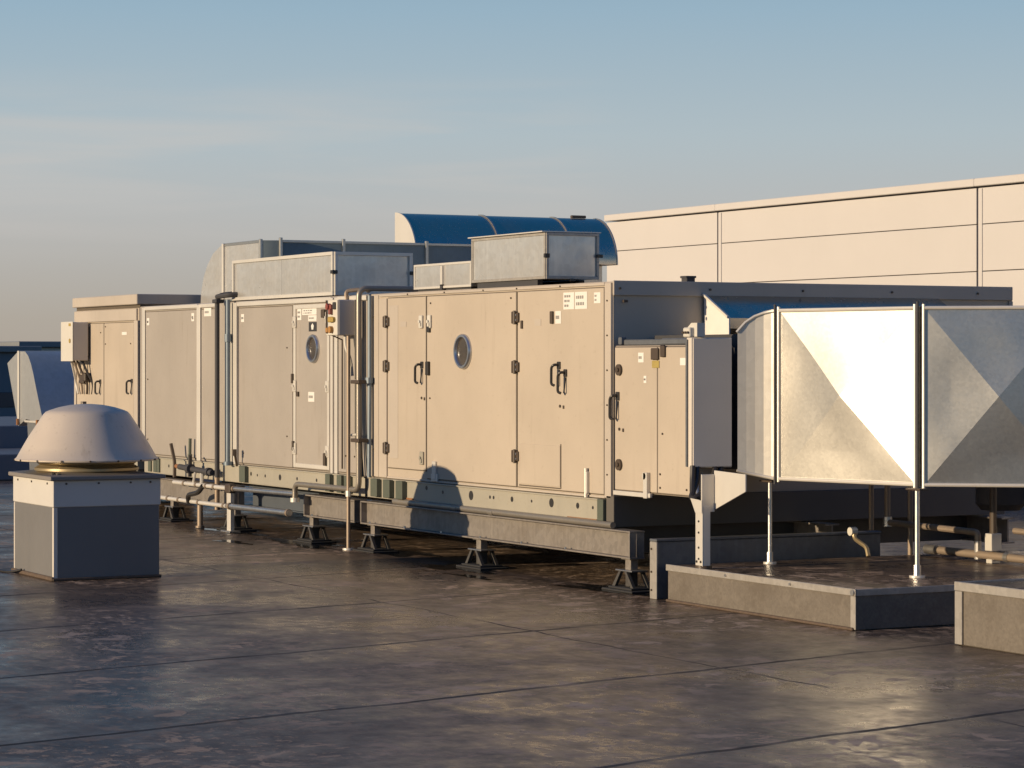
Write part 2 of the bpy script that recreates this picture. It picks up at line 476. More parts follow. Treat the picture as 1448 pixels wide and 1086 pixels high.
def handle(d, x, z, y=-.02, h=.27):
    # a lever handle: escutcheon and a long looped grip
    q = MB()
    q.box(x + .0, x + .07, y - .02, y + .002, z + h * .22, z + h * .55, .008)
    q.tube([(x + .035, y - .005, z + h*.40), (x + .035, y - .075, z + h*.42), (x - .01, y - .085, z + h*.3), (x - .012, y - .085, z - h*.45), (x + .02, y - .06, z - h*.5)], .017, 8, .03)
    q.tube([(x + .045, y - .01, z + h*.2), (x + .045, y - .035, z - h*.5)], .009, 6)
    q.build('handle', M['black'], d)
def keyhole(d, x, z, y=-.02):
    q = MB(); q.cyl((x, y - .012, z), (x, y + .002, z), .018, 10); q.box(x + .07, x + .10, y - .012, y + .002, z - .03, z + .01, .004)
    q.build('lock', M['brown'], d)
def porthole(d, x, z, r=.215, y=-.02):
    q = MB(); q.ring((x, y, z), 'y', r * .78, r, .045, 40); q.build('porthole_rim', M['chrome'], d)
    q = MB(); q.cyl((x, y - .012, z), (x, y + .002, z), r * .8, 40); q.build('porthole_glass', M['glass'], d)
def label(d, x0, x1, z0, z1, y=-.02, rows=3, mat='white', ink='print', fill=.8, seed=1):
    q = MB(); q.box(x0, x1, y - .004, y + .001, z0, z1, 0); s = q.build('sticker', M[mat], d)
    if rows:
        rnd = random.Random(seed); q = MB()
        for k in range(rows):
            z = z1 - (z1 - z0) * (k + .8) / (rows + .6); hh = (z1 - z0) / (rows + 1) * .28
            x = x0 + (x1 - x0) * .1
            while x < x0 + (x1 - x0) * .85 * fill:
                w = (x1 - x0) * rnd.uniform(.05, .18)
                q.box(x, min(x + w, x1 - .01), y - .006, y - .002, z - hh, z + hh, 0); x += w + (x1 - x0) * .05
        q.build('print', M[ink], s)
    return s
def screws(parent, pts, y=-.001, r=.012, mat='brown', name='screw'):
    q = MB()
    for x, z in pts: q.cyl((x, y - .012, z), (x, y + .004, z), r, 8)
    return q.build(name, M[mat], parent)
def base_rail(parent, x0, x1, holes=(), z0=.755, z1=1.012, y=-.03):
    q = MB()
    q.box(x0, x1, y, y + .012, z0, z1, .003)
    q.box(x0, x1, y - .0, y + .12, z0 - .012, z0, .003); q.box(x0, x1, y - .018, y + .1, z1 - .014, z1 + .004, .003)
    q.box(x0, x1, y + .014, 5.6, z0 + .02, z1 - .02, 0)
    r = q.build('base_rail', M['base'], parent)
    if holes:
        q = MB()
        for x, z, rr in holes: q.cyl((x, y - .003, z), (x, y + .004, z), rr, 14)
        q.build('rail_hole', M['black'], r)
    return r

# --- end module (beige, far left)
m1 = thing('air_handling_module', 'tan end cabinet with two tall doors at the far left of the row', 'air handler', (-17.6, 2, .69))
sbox('casing', M['beige'], m1, -19.3, -15.95, 0, 3.3, Z0, 3.50, bev=.01)
q = MB(); q.box(-19.34, -15.93, -.05, 3.4, 3.56, 3.735, .012); q.build('roof_cap', M['beige2'], m1)
q = MB(); q.box(-19.3, -15.95, .02, 3.3, 3.50, 3.56, 0); q.build('cap_joint', M['gasket'], m1)
q = MB(); q.box(-19.28, -16.0, -.035, .01, 3.29, 3.49, .008); q.build('header', M['beige2'], m1)
q = MB(); q.box(-16.13, -15.95, -.03, .01, Z0, 3.29, .006); q.box(-19.3, -19.2, -.03, .01, Z0, 3.29, .006); q.build('corner_post', M['beige2'], m1)
d = door(m1, -19.17, -17.72, 1.05, 3.26, M['beige']); handle(d, -17.9, 2.15, h=.24); screws(d, [(-18.9, 3.12), (-17.85, 3.1)], -.02)
d = door(m1, -17.68, -16.17, 1.05, 3.26, M['beige']); handle(d, -16.27, 2.17, h=.24); label(d, -16.75, -16.5, 3.05, 3.1, rows=0)
screws(d, [(-17.6, 2.9), (-16.3, 2.9), (-17.6, 3.2)], -.02)
base_rail(m1, -19.3, -15.95, [(-17.2, .89, .03)])

# --- grey plain module
m2 = thing('air_handling_module', 'plain grey module with one wide blank panel left of the lagged riser pipe', 'air handler', (-14, 2.8, .69))
sbox('casing', M['grey'], m2, -15.9, -12.15, 0, D, Z0, Z1, bev=.01)
q = MB()
q.box(-15.72, -15.6, -.03, .01, Z0, 3.5, .006); q.box(-13.17, -13.02, -.035, .01, Z0, 3.5, .006); q.box(-15.6, -13.17, -.03, .01, 3.45, 3.51, .006); q.box(-13.02, -12.3, -.03, .01, 3.45, 3.51, .006)
q.build('frame_profile', M['frame'], m2)
d = door(m2, -15.56, -13.21, 1.06, 3.42, M['grey'], 'panel'); screws(d, [(-15.45, 3.25), (-13.35, 3.28), (-15.45, 2.3), (-15.45, 1.3)], -.02)
label(d, -15.5, -15.38, 3.2, 3.32, rows=1, seed=3); label(d, -13.42, -13.3, 3.24, 3.37, rows=1, seed=4)
d = door(m2, -12.98, -12.33, 1.06, 3.42, M['grey'], 'panel'); label(d, -12.86, -12.55, 3.31, 3.44, rows=1, seed=5)
base_rail(m2, -15.6, -11.3, [(-14.43, .89, .026), (-13.84, .90, .04), (-13.3, .9, .02)])
q = MB()
for x in (-15.35, -15.1, -14.95): q.box(x, x + .12, -.06, -.02, .77, 1.0, .006)
q.build('rail_bracket', M['olive'], m2)

# --- grey module with porthole door
m3 = thing('air_handling_module', 'grey module with a narrow door holding a round porthole', 'air handler', (-9.4, 2.8, .69))
sbox('casing', M['grey'], m3, -12.14, -6.70, 0, D, Z0, Z1, bev=.01)
q = MB()
q.box(-11.78, -11.66, -.04, .01, Z0, 3.5, .006); q.box(-11.58, -11.44, -.05, .01, Z0, 3.5, .006)
q.box(-7.9, -7.83, -.04, .01, Z0, 3.5, .006); q.box(-7.79, -7.69, -.03, .01, Z0, 3.5, .006)
q.box(-11.44, -7.9, -.04, .01, 3.44, 3.51, .008); q.box(-7.69, -6.72, -.03, .01, 3.44, 3.51, .008)
q.build('frame_profile', M['frame'], m3)
d = door(m3, -11.40, -9.32, 1.05, 3.41, M['grey'], 'panel'); label(d, -11.3, -11.18, 3.2, 3.32, rows=1, seed=6); screws(d, [(-11.2, 1.2), (-9.5, 2.8), (-9.5, 1.5)], -.02)
d = door(m3, -9.26, -7.95, 1.05, 3.43, M['grey'])
q = MB(); q.box(-9.25, -9.17, -.035, -.018, 1.06, 3.42, .005); q.box(-8.03, -7.96, -.035, -.018, 1.06, 3.42, .005); q.box(-9.16, -8.04, -.035, -.018, 1.06, 1.12, .005); q.box(-9.16, -8.04, -.035, -.018, 3.36, 3.42, .005)
q.build('door_frame', M['frame'], d)
porthole(d, -8.52, 2.782, .205)
label(d, -9.12, -8.97, 3.20, 3.36, rows=2, seed=8); label(d, -8.94, -8.42, 3.27, 3.36, rows=2, seed=9); label(d, -8.72, -8.42, 3.18, 3.262, rows=1, seed=10)
s = label(d, -8.70, -8.42, 3.03, 3.165, rows=0, mat='ink')
q = MB(); cx, cz = -8.56, 3.097
q.prism([(cx + .05*math.cos(R(90+72*k)), cz + .05*math.sin(R(90+72*k))) for k in range(5)], 'y', -.028, -.022); q.build('emblem', M['white'], s)
label(d, -8.72, -8.50, 2.02, 2.16, rows=1, seed=11)
for z in (3.17, 2.24, 1.33): latch(d, -9.2, z)
for z in (3.22, 2.24, 1.32): latch(d, -8.02, z, mat='frame')
q = MB(); q.box(-9.26, -9.22, -.07, -.03, 2.28, 2.42, .006); q.box(-9.12, -9.05, -.05, -.02, 2.09, 2.16, .006); q.box(-9.23,-9.19,-.07,-.03,1.30,1.44,.006); q.box(-8.2, -8.1, -.06, -.02, 3.22, 3.34, .01); q.box(-8.08,-8.02,-.08,-.03,1.12,1.30,.01); q.build('catch', M['brown'], d)
d = door(m3, -7.66, -6.98, 1.05, 3.41, M['grey'], 'panel'); screws(d, [(-7.4, 1.28), (-7.1, 1.28)], -.02)
base_rail(m3, -11.28, -6.75, [(-10.88,.897,.03), (-10.63,.886,.02), (-10.32,.887,.024), (-9.75,.888,.045), (-9.11,.893,.026), (-8.4,.9,.025)])
q = MB()
for x in (-11.2,): q.box(x, x + .22, -.10, -.02, .765, 1.01, .006)
for x in (-7.95, -7.55, -7.3): q.box(x, x + .15, -.10, -.02, .765, 1.01, .006)
q.build('rail_bracket', M['olive'], m3)

# --- main beige module
m4 = thing('air_handling_module', 'large beige module with a round porthole and long lever handles nearest the camera', 'air handler', (-3.3, 2.8, .69))
sbox('casing', M['beige'], m4, -6.69, 0, 0, D, Z0, Z1, bev=.012)
q = MB()
q.box(-6.67, -6.35, -.012, .01, 1.03, 3.5, .004); q.box(-6.32, -6.07, -.02, .01, 1.03, 3.45, .004); q.box(-.15, -.005, -.02, .01, 1.03, 3.505, .006); q.box(-6.3, -.16, -.02, .01, 3.475, 3.51, .006); q.box(-6.06, -.16, -.015, .01, 1.025, 1.05, .004)
q.build('frame_profile', M['beige2'], m4)
d = door(m4, -6.03, -4.86, 1.17, 3.45, M['beige'])
for z in (3.135, 2.535, 1.43): hinge(d, -6.03, z)
latch(d, -4.97, 3.12, mat='cream'); handle(d, -4.99, 2.45); keyhole(d, -4.97, 2.12); label(d, -5.62, -5.44, 3.06, 3.13, rows=0, mat='beige2'); latch(d, -4.95, 1.33, mat='base')
q = MB(); q.box(-5.98, -5.70, -.024, -.018, 1.3, 3.35, .002); q.build('rib', M['beige2'], d)
d = door(m4, -4.82, -2.33, 1.07, 3.45, M['beige'])
porthole(d, -3.743, 2.727, .225); latch(d, -4.72, 3.12, mat='cream')
q = MB(); q.box(-4.8, -4.72, -.06, -.02, 2.42, 2.6, .008); q.box(-4.78,-4.70,-.05,-.02,2.98,3.06,.006); q.build('catch', M['black'], d)
screws(d, [(-4.7, 3.36), (-2.45, 3.38), (-4.72, 2.12)], -.02)
d = door(m4, -2.28, -.17, 1.07, 3.45, M['beige'])
sub = MB(); sub.box(-2.24, -1.2, -.028, -.018, 1.11, 1.60, .003); sub.build('inset_panel', M['beige'], d)
q = MB(); q.box(-1.195, -1.175, -.024, -.019, 1.09, 1.62, 0); q.box(-2.24, -1.195, -.024, -.019, 1.085, 1.10, 0); q.build('inset_gasket', M['gasket'], d)
for z in (3.138, 2.532, 1.441): hinge(d, -2.3, z)
handle(d, -1.26, 2.45); handle(d, -1.10, 2.36); keyhole(d, -1.2, 2.07)
label(d, -1.12, -.86, 3.215, 3.415, rows=3, seed=20, fill=.6); label(d, -.84, -.55, 3.215, 3.415, rows=2, seed=21); label(d, -.385, -.235, 3.275, 3.40, rows=2, seed=22, fill=.4)
label(d, -1.32, -1.18, 3.05, 3.20, rows=1, seed=23); q = MB(); q.box(-1.42, -1.36, -.05, -.02, 3.05, 3.2, .008); q.box(-2.18, -2.14, -.04, -.02, 3.0, 3.1, .004); q.build('catch', M['brown'], d)
label(d, -1.84, -1.68, 3.03, 3.11, rows=0, mat='beige2')
q = MB(); q.box(-.56, -.5, -.06, -.015, 1.06, 1.32, .008); q.cyl((-.53, -.05, 1.02), (-.53, -.05, 1.36), .02, 8); q.build('bolt_latch', M['frame'], d)
q = MB(); q.box(-4.62, -4.52, -.05, -.015, 1.06, 1.30, .008); q.box(-4.66,-4.48,-.04,-.015,1.04,1.14,.004); q.build('bolt_latch', M['frame'], m4)
screws(m4, [(-.08, z) for z in (1.3, 1.7, 2.1, 2.5, 2.9, 3.3)] + [(x, 3.492) for x in (-5.4, -4.3, -3.2, -2.3, -1.2)], -.02, .01)
screws(m4, [(-6.5, z) for z in (1.4, 2.3, 3.2)], -.012, .012)
base_rail(m4, -6.66, -.26, [(-4.81,.944,.03), (-4.33,.91,.022), (-3.52,.905,.06), (-2.998,.908,.022), (-2.9,.908,.022), (-2.41,.909,.034), (-1.9,.91,.018), (-1.40,.914,.055), (-.76,.911,.036), (-.40,.906,.02)])
q = MB()
for x in (-6.4, -6.0, -5.6): q.box(x, x + .2, -.11, -.02, .765, 1.01, .008)
q.box(-.255, -.12, -.06, .02, .765, 1.015, .006)
q.build('rail_bracket', M['olive'], m4)
q = MB(); q.box(-5.45, -5.2, -.042, -.03, .76, .79, 0); q.box(-1.0, -.3, -.041, -.03, .757, .775, 0); q.build('rust_patch', M['rust'], m4)
# shaded end of the base and end wall details
q = MB(); q.box(-.11, .06, -.02, 5.6, .70, 1.06, .006); q.build('end_base', M['baseshade'], m4)  # shade on this end is put into its colour
q = MB(); q.box(.001, .03, .0, 5.75, 3.36, 3.53, .006); q.box(.001, .02, 5.70, 5.76, 1.05, 3.35, .004); q.build('end_trim', M['beige2'], m4)
q = MB()
for y in (.08, 1.3, 2.6, 3.9, 5.2):
    q.cyl((.025, y, 3.44), (.045, y, 3.44), .014, 8)
q.box(.02, .05, .12, .18, 3.28, 3.31, .004)
q.build('end_screw', M['brown'], m4)

# --- lower extension with its own door
ex = thing('access_section', 'lower beige access section with a single black lever handle in front of the end wall', 'air handler', (.9, .5, 1.1))
q = MB(); q.box(.065, 1.75, 0, .40, 1.12, 2.78, .01); q.build('casing', M['beige'], ex)
d = door(ex, .09, 1.02, 1.14, 2.76, M['beige']); handle(d, .13, 2.09, h=.3); keyhole(d, .2, 1.83)
q = MB()
for z in (2.505, 1.425): q.cyl((.2, -.045, z), (.2, -.015, z), .065, 24); q.cyl((.2, -.06, z), (.2, -.03, z), .025, 12)
q.build('round_latch', M['brown'], d)
label(d, .62, .74, 2.59, 2.70, rows=1, seed=30); label(d, .74, .8, 2.36, 2.44, rows=1, seed=31)
p = door(ex, 1.04, 1.74, 1.14, 2.76, M['beige'], 'panel'); label(p, 1.52, 1.66, 2.56, 2.64, rows=0); screws(p, [(1.1, 1.35), (1.1, 1.2), (1.7, 1.9), (1.66, 1.2), (1.15, 1.8)], -.02)
q = MB(); q.box(.93, 1.08, -.05, -.02, 2.62, 2.75, .008); q.box(1.13, 1.22, -.05, -.02, 2.65, 2.78, .008); q.build('catch', M['brown'], ex)
q = MB(); q.box(.93, 1.08, -.03, -.02, 2.53, 2.61, .002); q.build('tag', M['tagdull'], ex)
q = MB(); q.box(.1, .92, -.05, -.015, 1.08, 1.13, .004); q.box(.80, .88, -.07, -.02, 1.07, 1.36, .006); q.cyl((.82, -.07, 1.32), (.82, -.02, 1.32), .04, 10); q.build('sill', M['frame'], ex)
q = MB(); q.box(.09, 1.0, .06, .35, 2.785, 2.85, .01); q.box(1.02, 1.68, .03, .3, 2.785, 2.86, .015); q.box(.09, .16, .02, .1, 2.79, 2.88, .01); q.build('top_tray', M['upstand'], ex)

# ------------------------------------------------------------------ steel beams under the unit
def ibeam(name, label_, x0, x1, y=-.10, z0=.372, z1=.688, extra=None):
    r = thing(name, label_, 'steel beam', ((x0 + x1) / 2, y + .1, z0))
    q = MB(); q.box(x0, x1, y, y + .2, z1 - .02, z1, .004); q.box(x0, x1, y, y + .2, z0, z0 + .02, .004); q.box(x0, x1, y + .09, y + .105, z0 + .02, z1 - .02, 0)
    q.build('flange_web', M['beam'], r)
    for xx in (x0 + .01, x1 - .02):
        sbox('end_plate', M['beam'], r, xx - .012, xx + .012, y + .004, y + .196, z0 + .021, z1 - .021, bev=.002)
    q = MB()
    for k in range(int((x1 - x0) / 1.1)):
        x = x0 + .3 + k * 1.1
        q.cyl((x, y + .01, z0 + .018), (x, y + .01, z0 + .045), .016, 6)
    q.build('bolt', M['pipe'], r)
    return r
ibeam('steel_beam', 'long galvanised steel beam under the large beige module', -6.75, .56)
ibeam('steel_beam', 'short steel beam under the porthole door module beside the drop pipe', -8.72, -6.95)
ibeam('steel_beam', 'pale steel beam at the left under the plain grey module', -19.0, -11.45)
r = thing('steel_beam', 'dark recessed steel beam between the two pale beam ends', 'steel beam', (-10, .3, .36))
q = MB(); q.box(-11.42, -8.76, .22, .24, .39, .67, 0); q.box(-11.42, -8.76, .16, .36, .672, .69, .003); q.box(-11.42, -8.76, .16, .36, .372, .39, .003); q.build('flange_web', plain('shaded_beam_colour', (.10,.115,.135), .5, .3), r)  # shade on this stretch of beam is painted as dark blue-grey
# rear beams
for yy, nm in ((2.6, 'middle'), (5.2, 'rear')):
    q = MB(); q.box(-19, .5, yy, yy + .2, .668, .688, 0); q.box(-19, .5, yy, yy + .2, .372, .392, 0); q.box(-19, .5, yy + .09, yy + .11, .392, .668, 0)
    tag(q.build('steel_beam', M['beam']), 'dim steel beam in the shade under the %s of the units' % nm, 'steel beam')
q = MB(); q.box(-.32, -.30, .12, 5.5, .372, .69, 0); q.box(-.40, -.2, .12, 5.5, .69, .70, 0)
tag(q.build('steel_beam', M['baseshade']), 'dark cross beam added to deepen the shade under the end wall of the large beige module', 'steel beam')  # added to keep the space below the end wall dark
# ------------------------------------------------------------------ support feet
def make_foot():
    r = thing('beam_pedestal', 'x', 'pedestal', (0, 0, 0), 'rubber-based feet under the steel beam')
    q = MB(); q.box(-.34, .34, -.2, .2, 0.001, .025, .008); q.box(-.26, .26, -.16, .16, .025, .05, .008); q.build('base_pad', M['rubber'], r)
    q = MB(); q.box(-.06, .06, -.05, .05, .24, .372, .006); q.box(-.1, .1, -.08, .08, .358, .37, .002); q.build('riser', M['beam'], r)
    q = MB(); q.box(-.18, .18, -.11, .11, .225, .243, .004); q.build('cap_plate', M['pipe'], r)
    q = MB()
    for sx in (-1, 1):
        q.prism([(sx*.04, .225), (sx*.085, .225), (sx*.235, .05), (sx*.175, .05)], 'y', -.12, -.08); q.prism([(sx*.04, .225), (sx*.085, .225), (sx*.235, .05), (sx*.175, .05)], 'y', .08, .12)
    q.box(-.04, .04, -.06, .06, .05, .224, .006)
    q.build('pyramid_leg', M['footleg'], r)
    return r
foot = make_foot()
FL = [((.40, .02), 'pedestal under the right-hand end of the long beam, nearest the camera'),
      ((-3.32, .02), 'pedestal under the middle of the large beige module, standing in a damp stain'),
      ((-6.5, .02), 'pedestal just right of the brown drop pipe'),
      ((-8.6, .02), 'pedestal under the bent grey drain pipe'),
      ((-11.6, .02), 'pedestal under the junction of the two rail pipes'),
      ((-14.3, .02), 'pedestal farthest left, partly hidden by the mushroom fan'),]
for i, ((x, y), lb) in enumerate(FL):
    f = foot if i == 0 else copy_tree(foot)
    f.location = (x, y, 0); f['label'] = lb

# ------------------------------------------------------------------ pipes
q = MB(); q.tube([(-5.75, -.05, .73), (.1, -.05, .73)], .039, 12)
for x in (-5.1, -3.9, -2.9): q.cyl((x - .06, -.05, .725), (x + .06, -.05, .725), .043, 12)
q.cyl((-5.75, -.05, .725), (-3.9, -.05, .725), .04, 12)
tag(q.build('rail_pipe', M['drain']), 'long weathered pipe lying on top of the beam below the beige module', 'pipe')

t = thing('riser_pipe', 'dark lagged riser pipe bending over the roof between the grey modules', 'pipe', (-11.95, -.12, .7))
q = MB(); q.tube([(-12.0, -.14, .75), (-12.0, -.14, 3.62), (-12.0, .2, 3.66), (-11.75, 1.0, 3.66)], .038, 14, .11); q.build('lagging', M['lag'], t)
q = MB(); q.tube([(-12.0, -.14, .30), (-12.0, -.14, .80)], .04, 12)
q.build('lower_pipe', M['pipewarm'], t)
q = MB(); q.tube([(-12.0, -.14, 3.6), (-11.62, -.11, 3.62), (-11.55, .2, 3.64)], .04, 8, .08); q.box(-12.07, -11.9, -.2, -.06, 3.50, 3.56, .01); q.build('top_clamp', M['lag'], t)
q = MB(); q.tube([(-11.62, -.11, 1.02), (-11.62, -.11, 3.55)], .036, 12); q.cyl((-11.62, -.11, 2.9), (-11.62, -.11, 3.02), .055, 12); q.cyl((-11.62, -.11, 1.0), (-11.62, -.11, 1.06), .07, 12)
tag(q.build('vent_pipe', M['lagblue']), 'slim blue-grey vertical pipe just right of the dark lagged riser', 'pipe')
# valve assembly
t = thing('valve_set', 'dark valve body with upright levers low on the grey module', 'valve', (-13, -.25, .7))
q = MB(); q.tube([(-13.35, -.25, .92), (-12.05, -.2, .87)], .046, 12); q.cyl((-12.95, -.25, .905), (-12.83, -.25, .905), .078, 16); q.cyl((-12.25, -.2, .88), (-12.15, -.2, .88), .066, 16); q.build('valve_body', M['lag'], t)
q = MB(); q.cyl((-13.5, -.25, .925), (-13.33, -.25, .92), .035, 10); q.build('end_cap', M['rust'], t)
q = MB(); q.tube([(-13.66, -.22, .74), (-13.66, -.22, 1.0), (-13.72, -.26, 1.28)], .03, 8, .05); q.build('lever', M['brown'], t)
q = MB(); q.tube([(-13.3, -.1, .95), (-13.28, -.1, 1.37)], .028, 8); q.cyl((-13.29, -.1, 1.05), (-13.29, -.1, 1.12), .04, 8); q.build('lever', M['olive'], t)
q = MB(); q.tube([(-12.9, -.25, .78), (-12.88, -.25, 1.12)], .035, 8); q.build('lever', M['black'], t)
q = MB(); q.tube([(-12.75, -.25, .68), (-12.65, -.25, .86)], .02, 6); q.tube([(-12.45, -.22, .68), (-12.45, -.22, .86)], .03, 6); q.build('valve_support', M['frame'], t)
q = MB(); q.tube([(-11.28, -.1, 1.0), (-11.25, -.15, 1.2)], .018, 6); q.cyl((-11.25, -.16, 1.16), (-11.25, -.16, 1.26), .04, 8)
tag(q.build('drain_cock', M['brown']), 'small brown drain cock standing at the foot of the frame post', 'valve')
# two horizontal rail pipes
def rail(name, lb, a, b_, r_, mat, collars):
    t = thing(name, lb, 'pipe', (a[0], a[1], a[2] - r_))
    A, B = Vector(a), Vector(b_)
    q = MB(); q.tube([a, b_], r_, 12); q.build('pipe_run', M[mat], t)
    q = MB()
    for c in collars:
        p = A.lerp(B, c); d_ = (B - A).normalized() * .03
        q.cyl(p - d_, p + d_, r_ * 1.3, 12)
    q.build('collar', M['pipewarm'], t)
    return t
rail('rail_pipe', 'upper pale pipe running across the beam at the left below the valves', (-13.6, -.25, .665), (-11.2, -.25, .665), .034, 'frame', (.2, .42, .6, .74, .97))
rail('rail_pipe', 'upper grey pipe continuing right from the pale pipe junction', (-11.1, -.25, .67), (-8.75, -.2, .69), .034, 'pipe', (.03,))
rail('rail_pipe', 'lower pale pipe at the left under the beam edge', (-14.1, -.3, .40), (-11.2, -.3, .40), .034, 'frame', (.13, .3, .6, .97))
rail('rail_pipe', 'lower grey pipe with an open end below the dark beam', (-11.1, -.3, .405), (-8.75, -.3, .42), .042, 'pipe', (.02, .98))
t = thing('pipe_stand', 'upright pale stanchion joining the two rail pipes', 'pipe', (-11.2, -.27, 0))
q = MB(); q.box(-11.22, -11.08, -.29, -.22, .02, .72, .008); q.build('upright', M['frame'], t)
q = MB(); q.box(-11.35, -10.98, -.34, -.16, .004, .03, .004); q.build('foot_plate', M['pipe'], t)
q = MB(); q.box(-11.25, -11.05, -.32, -.2, .60, .74, .02); q.build('clamp', M['brown'], t)
q = MB(); q.tube([(-12.75, -.32, .38), (-12.7, -.36, .5), (-12.4, -.3, .55), (-12.25, -.28, .66)], .04, 10, .08)
tag(q.build('hose', M['black']), 'short black bent hose linking the two pale rail pipes', 'hose')
q = MB(); q.tube([(-12.32, -.3, .03), (-12.32, -.3, .36)], .045, 10)
q.cyl((-12.32, -.3, .01), (-12.32, -.3, .04), .07, 12)
tag(q.build('pipe_prop', M['pipewarm']), 'short yellowish pipe leg standing below the lower pale pipe', 'pipe')
# drop pipe, drain pipe and cable bundle between grey and beige modules
t = thing('drop_pipe', 'thin brown vertical pipe ending at a floor plate beside the short beam', 'pipe', (-6.95, -.2, 0))
q = MB(); q.tube([(-6.92, -.2, .03), (-6.92, -.2, 2.95)], .028, 10); q.build('pipe_run', M['pipewarm'], t)
q = MB(); q.cyl((-6.92, -.2, .002), (-6.92, -.2, .03), .08, 12); q.cyl((-6.92, -.2, .74), (-6.92, -.2, .82), .04, 10); q.build('floor_flange', M['frame'], t)
t = thing('drain_pipe', 'fat grey drain pipe with bends dropping down the joint and turning left', 'pipe', (-6.8, -.2, .7))
q = MB(); q.tube([(-6.6, .9, 3.60), (-6.66, -.16, 3.60), (-6.66, -.16, .84), (-8.7, -.24, .84), (-8.7, -.24, .60)], .039, 14, .12); q.build('pipe_run', M['drain'], t)
q = MB()
for z in (2.32, 1.52): q.box(-6.76, -6.5, -.24, -.05, z - .025, z + .025, .006)
q.build('clamp', M['brown'], t)
q = MB(); q.cyl((-8.7, -.24, .58), (-8.7, -.24, .64), .068, 14); q.build('collar', M['frame'], t)
q = MB(); q.tube([(-6.52, -.06, 3.5), (-6.52, -.06, 2.35), (-6.52, -.07, 1.02)], .030, 10); q.cyl((-6.52, -.07, 2.3), (-6.52, -.07, 2.38), .055, 10)
tag(q.build('vent_pipe', M['lagblue']), 'slim blue-grey pipe running down the edge of the beige module', 'pipe')
t = thing('cable_bundle', 'bundle of dark cables strapped down the joint between grey and beige modules', 'cable', (-6.8, -.1, 1))
for k, (dx, dy) in enumerate(((0, 0), (.045, .03), (.09, 0))):
    q = MB(); q.tube([(-6.89 + dx, -.10 + dy, 3.45), (-6.88 + dx, -.10 + dy, 2.2), (-6.86 + dx, -.11 + dy, 1.6), (-6.80 + dx*1.5, -.1 + dy, 1.02)], .022, 8, .1); q.build('cable', M[('black', 'brown', 'black')[k]], t)
q = MB()
for z in (2.32, 1.58): q.tube([(-7.02, -.14, z), (-6.68, -.14, z + .02)], .018, 6)
q.build('strap', M['frame'], t)
q = MB(); q.tube([(-7.35, .3, 3.60), (-6.75, .0, 3.60)], .042, 10); q.tube([(-7.3, -.05, 3.46), (-7.32, -.06, 3.58), (-7.22, .1, 3.6)], .03, 8, .06)
tag(q.build('conduit', M['pipewarm']), 'short tan conduit bending over the roof edge above the control box', 'pipe')

# control box with coloured knobs
cb = thing('control_box', 'small cream control box with red, yellow and orange knobs', 'control box', (-7.25, -.2, 2.96))
q = MB(); q.box(-7.47, -7.08, -.28, -.02, 2.96, 3.455, .012); q.build('enclosure', M['cabinet'], cb)
q = MB(); q.box(-7.465, -7.085, -.292, -.281, 2.965, 3.45, .004); q.build('cover', M['cream'], cb)
q = MB(); q.cyl((-7.33, -.35, 3.36), (-7.33, -.29, 3.36), .045, 10); q.box(-7.42, -7.24, -.33, -.29, 3.32, 3.39, .01); q.box(-7.30, -7.24, -.34, -.29, 3.25, 3.33, .008); q.build('isolator_switch', M['red'], cb)
q = MB(); q.box(-7.2, -7.13, -.32, -.29, 3.32, 3.42, .008); q.build('counter', M['ink'], cb)
q = MB(); q.box(-7.32, -7.2, -.34, -.29, 3.14, 3.22, .012); q.cyl((-7.18, -.33, 3.18), (-7.18, -.29, 3.18), .035, 10); q.build('knob', M['yellow'], cb)
q = MB(); q.cyl((-7.26, -.34, 3.04), (-7.26, -.29, 3.04), .048, 12); q.box(-7.44, -7.38, -.32, -.29, 3.0, 3.07, .008); q.build('knob', M['orange'], cb)
q = MB(); q.tube([(-7.14, -.15, 2.97), (-7.1, -.16, 2.8), (-6.98, -.14, 2.62), (-6.95, -.13, 2.4)], .025, 8, .1); q.build('cable', M['cream'], cb)
q = MB(); q.tube([(-7.42, -.31, 3.45), (-7.42, -.31, 3.0), (-7.44, -.06, 2.9), (-7.44, -.06, 1.1)], .012, 6); q.build('cable', M['brown'], cb)

# junction box at the far left
jb = thing('junction_box', 'cream junction box on a bracket at the far left corner of the tan cabinet', 'electrical box', (-18.9, -.3, 2.6))
q = MB(); q.box(-19.05, -18.42, -.34, -.06, 2.61, 3.29, .012); q.build('enclosure', M['cabinet'], jb)
q = MB(); q.box(-19.06, -18.41, -.353, -.341, 2.60, 3.30, .006); q.build('cover', M['cream'], jb)
q = MB(); q.cyl((-18.55, -.365, 2.96), (-18.55, -.35, 2.96), .04, 10); q.box(-18.62, -18.5, -.358, -.35, 3.22, 3.27, .002); q.build('warning_mark', M['yellow'], jb)
q = MB(); q.box(-18.5, -18.44, -.06, .0, 2.7, 3.2, .004); q.build('bracket', M['brown'], jb)
for k, (x, y, s_) in enumerate(((-18.95, -.2, -.25), (-18.8, -.2, -.1), (-18.62, -.2, .05), (-18.5, -.15, .1))):
    q = MB(); q.tube([(x, y, 2.62), (x + .05 + s_*.3, y + .06, 2.42), (x + .12 + s_, y + .14, 2.2), (x + .1 + s_*.5, y + .14, 2.02)], .022, 8, .1); q.build('cable', M[('frame', 'pipewarm', 'brown', 'black')[k]], jb)
q = MB(); q.box(-18.75, -18.55, -.12, -.03, 2.2, 2.36, .02); q.box(-18.55, -18.4, -.14, -.03, 2.24, 2.4, .02); q.build('gland', M['brown'], jb)

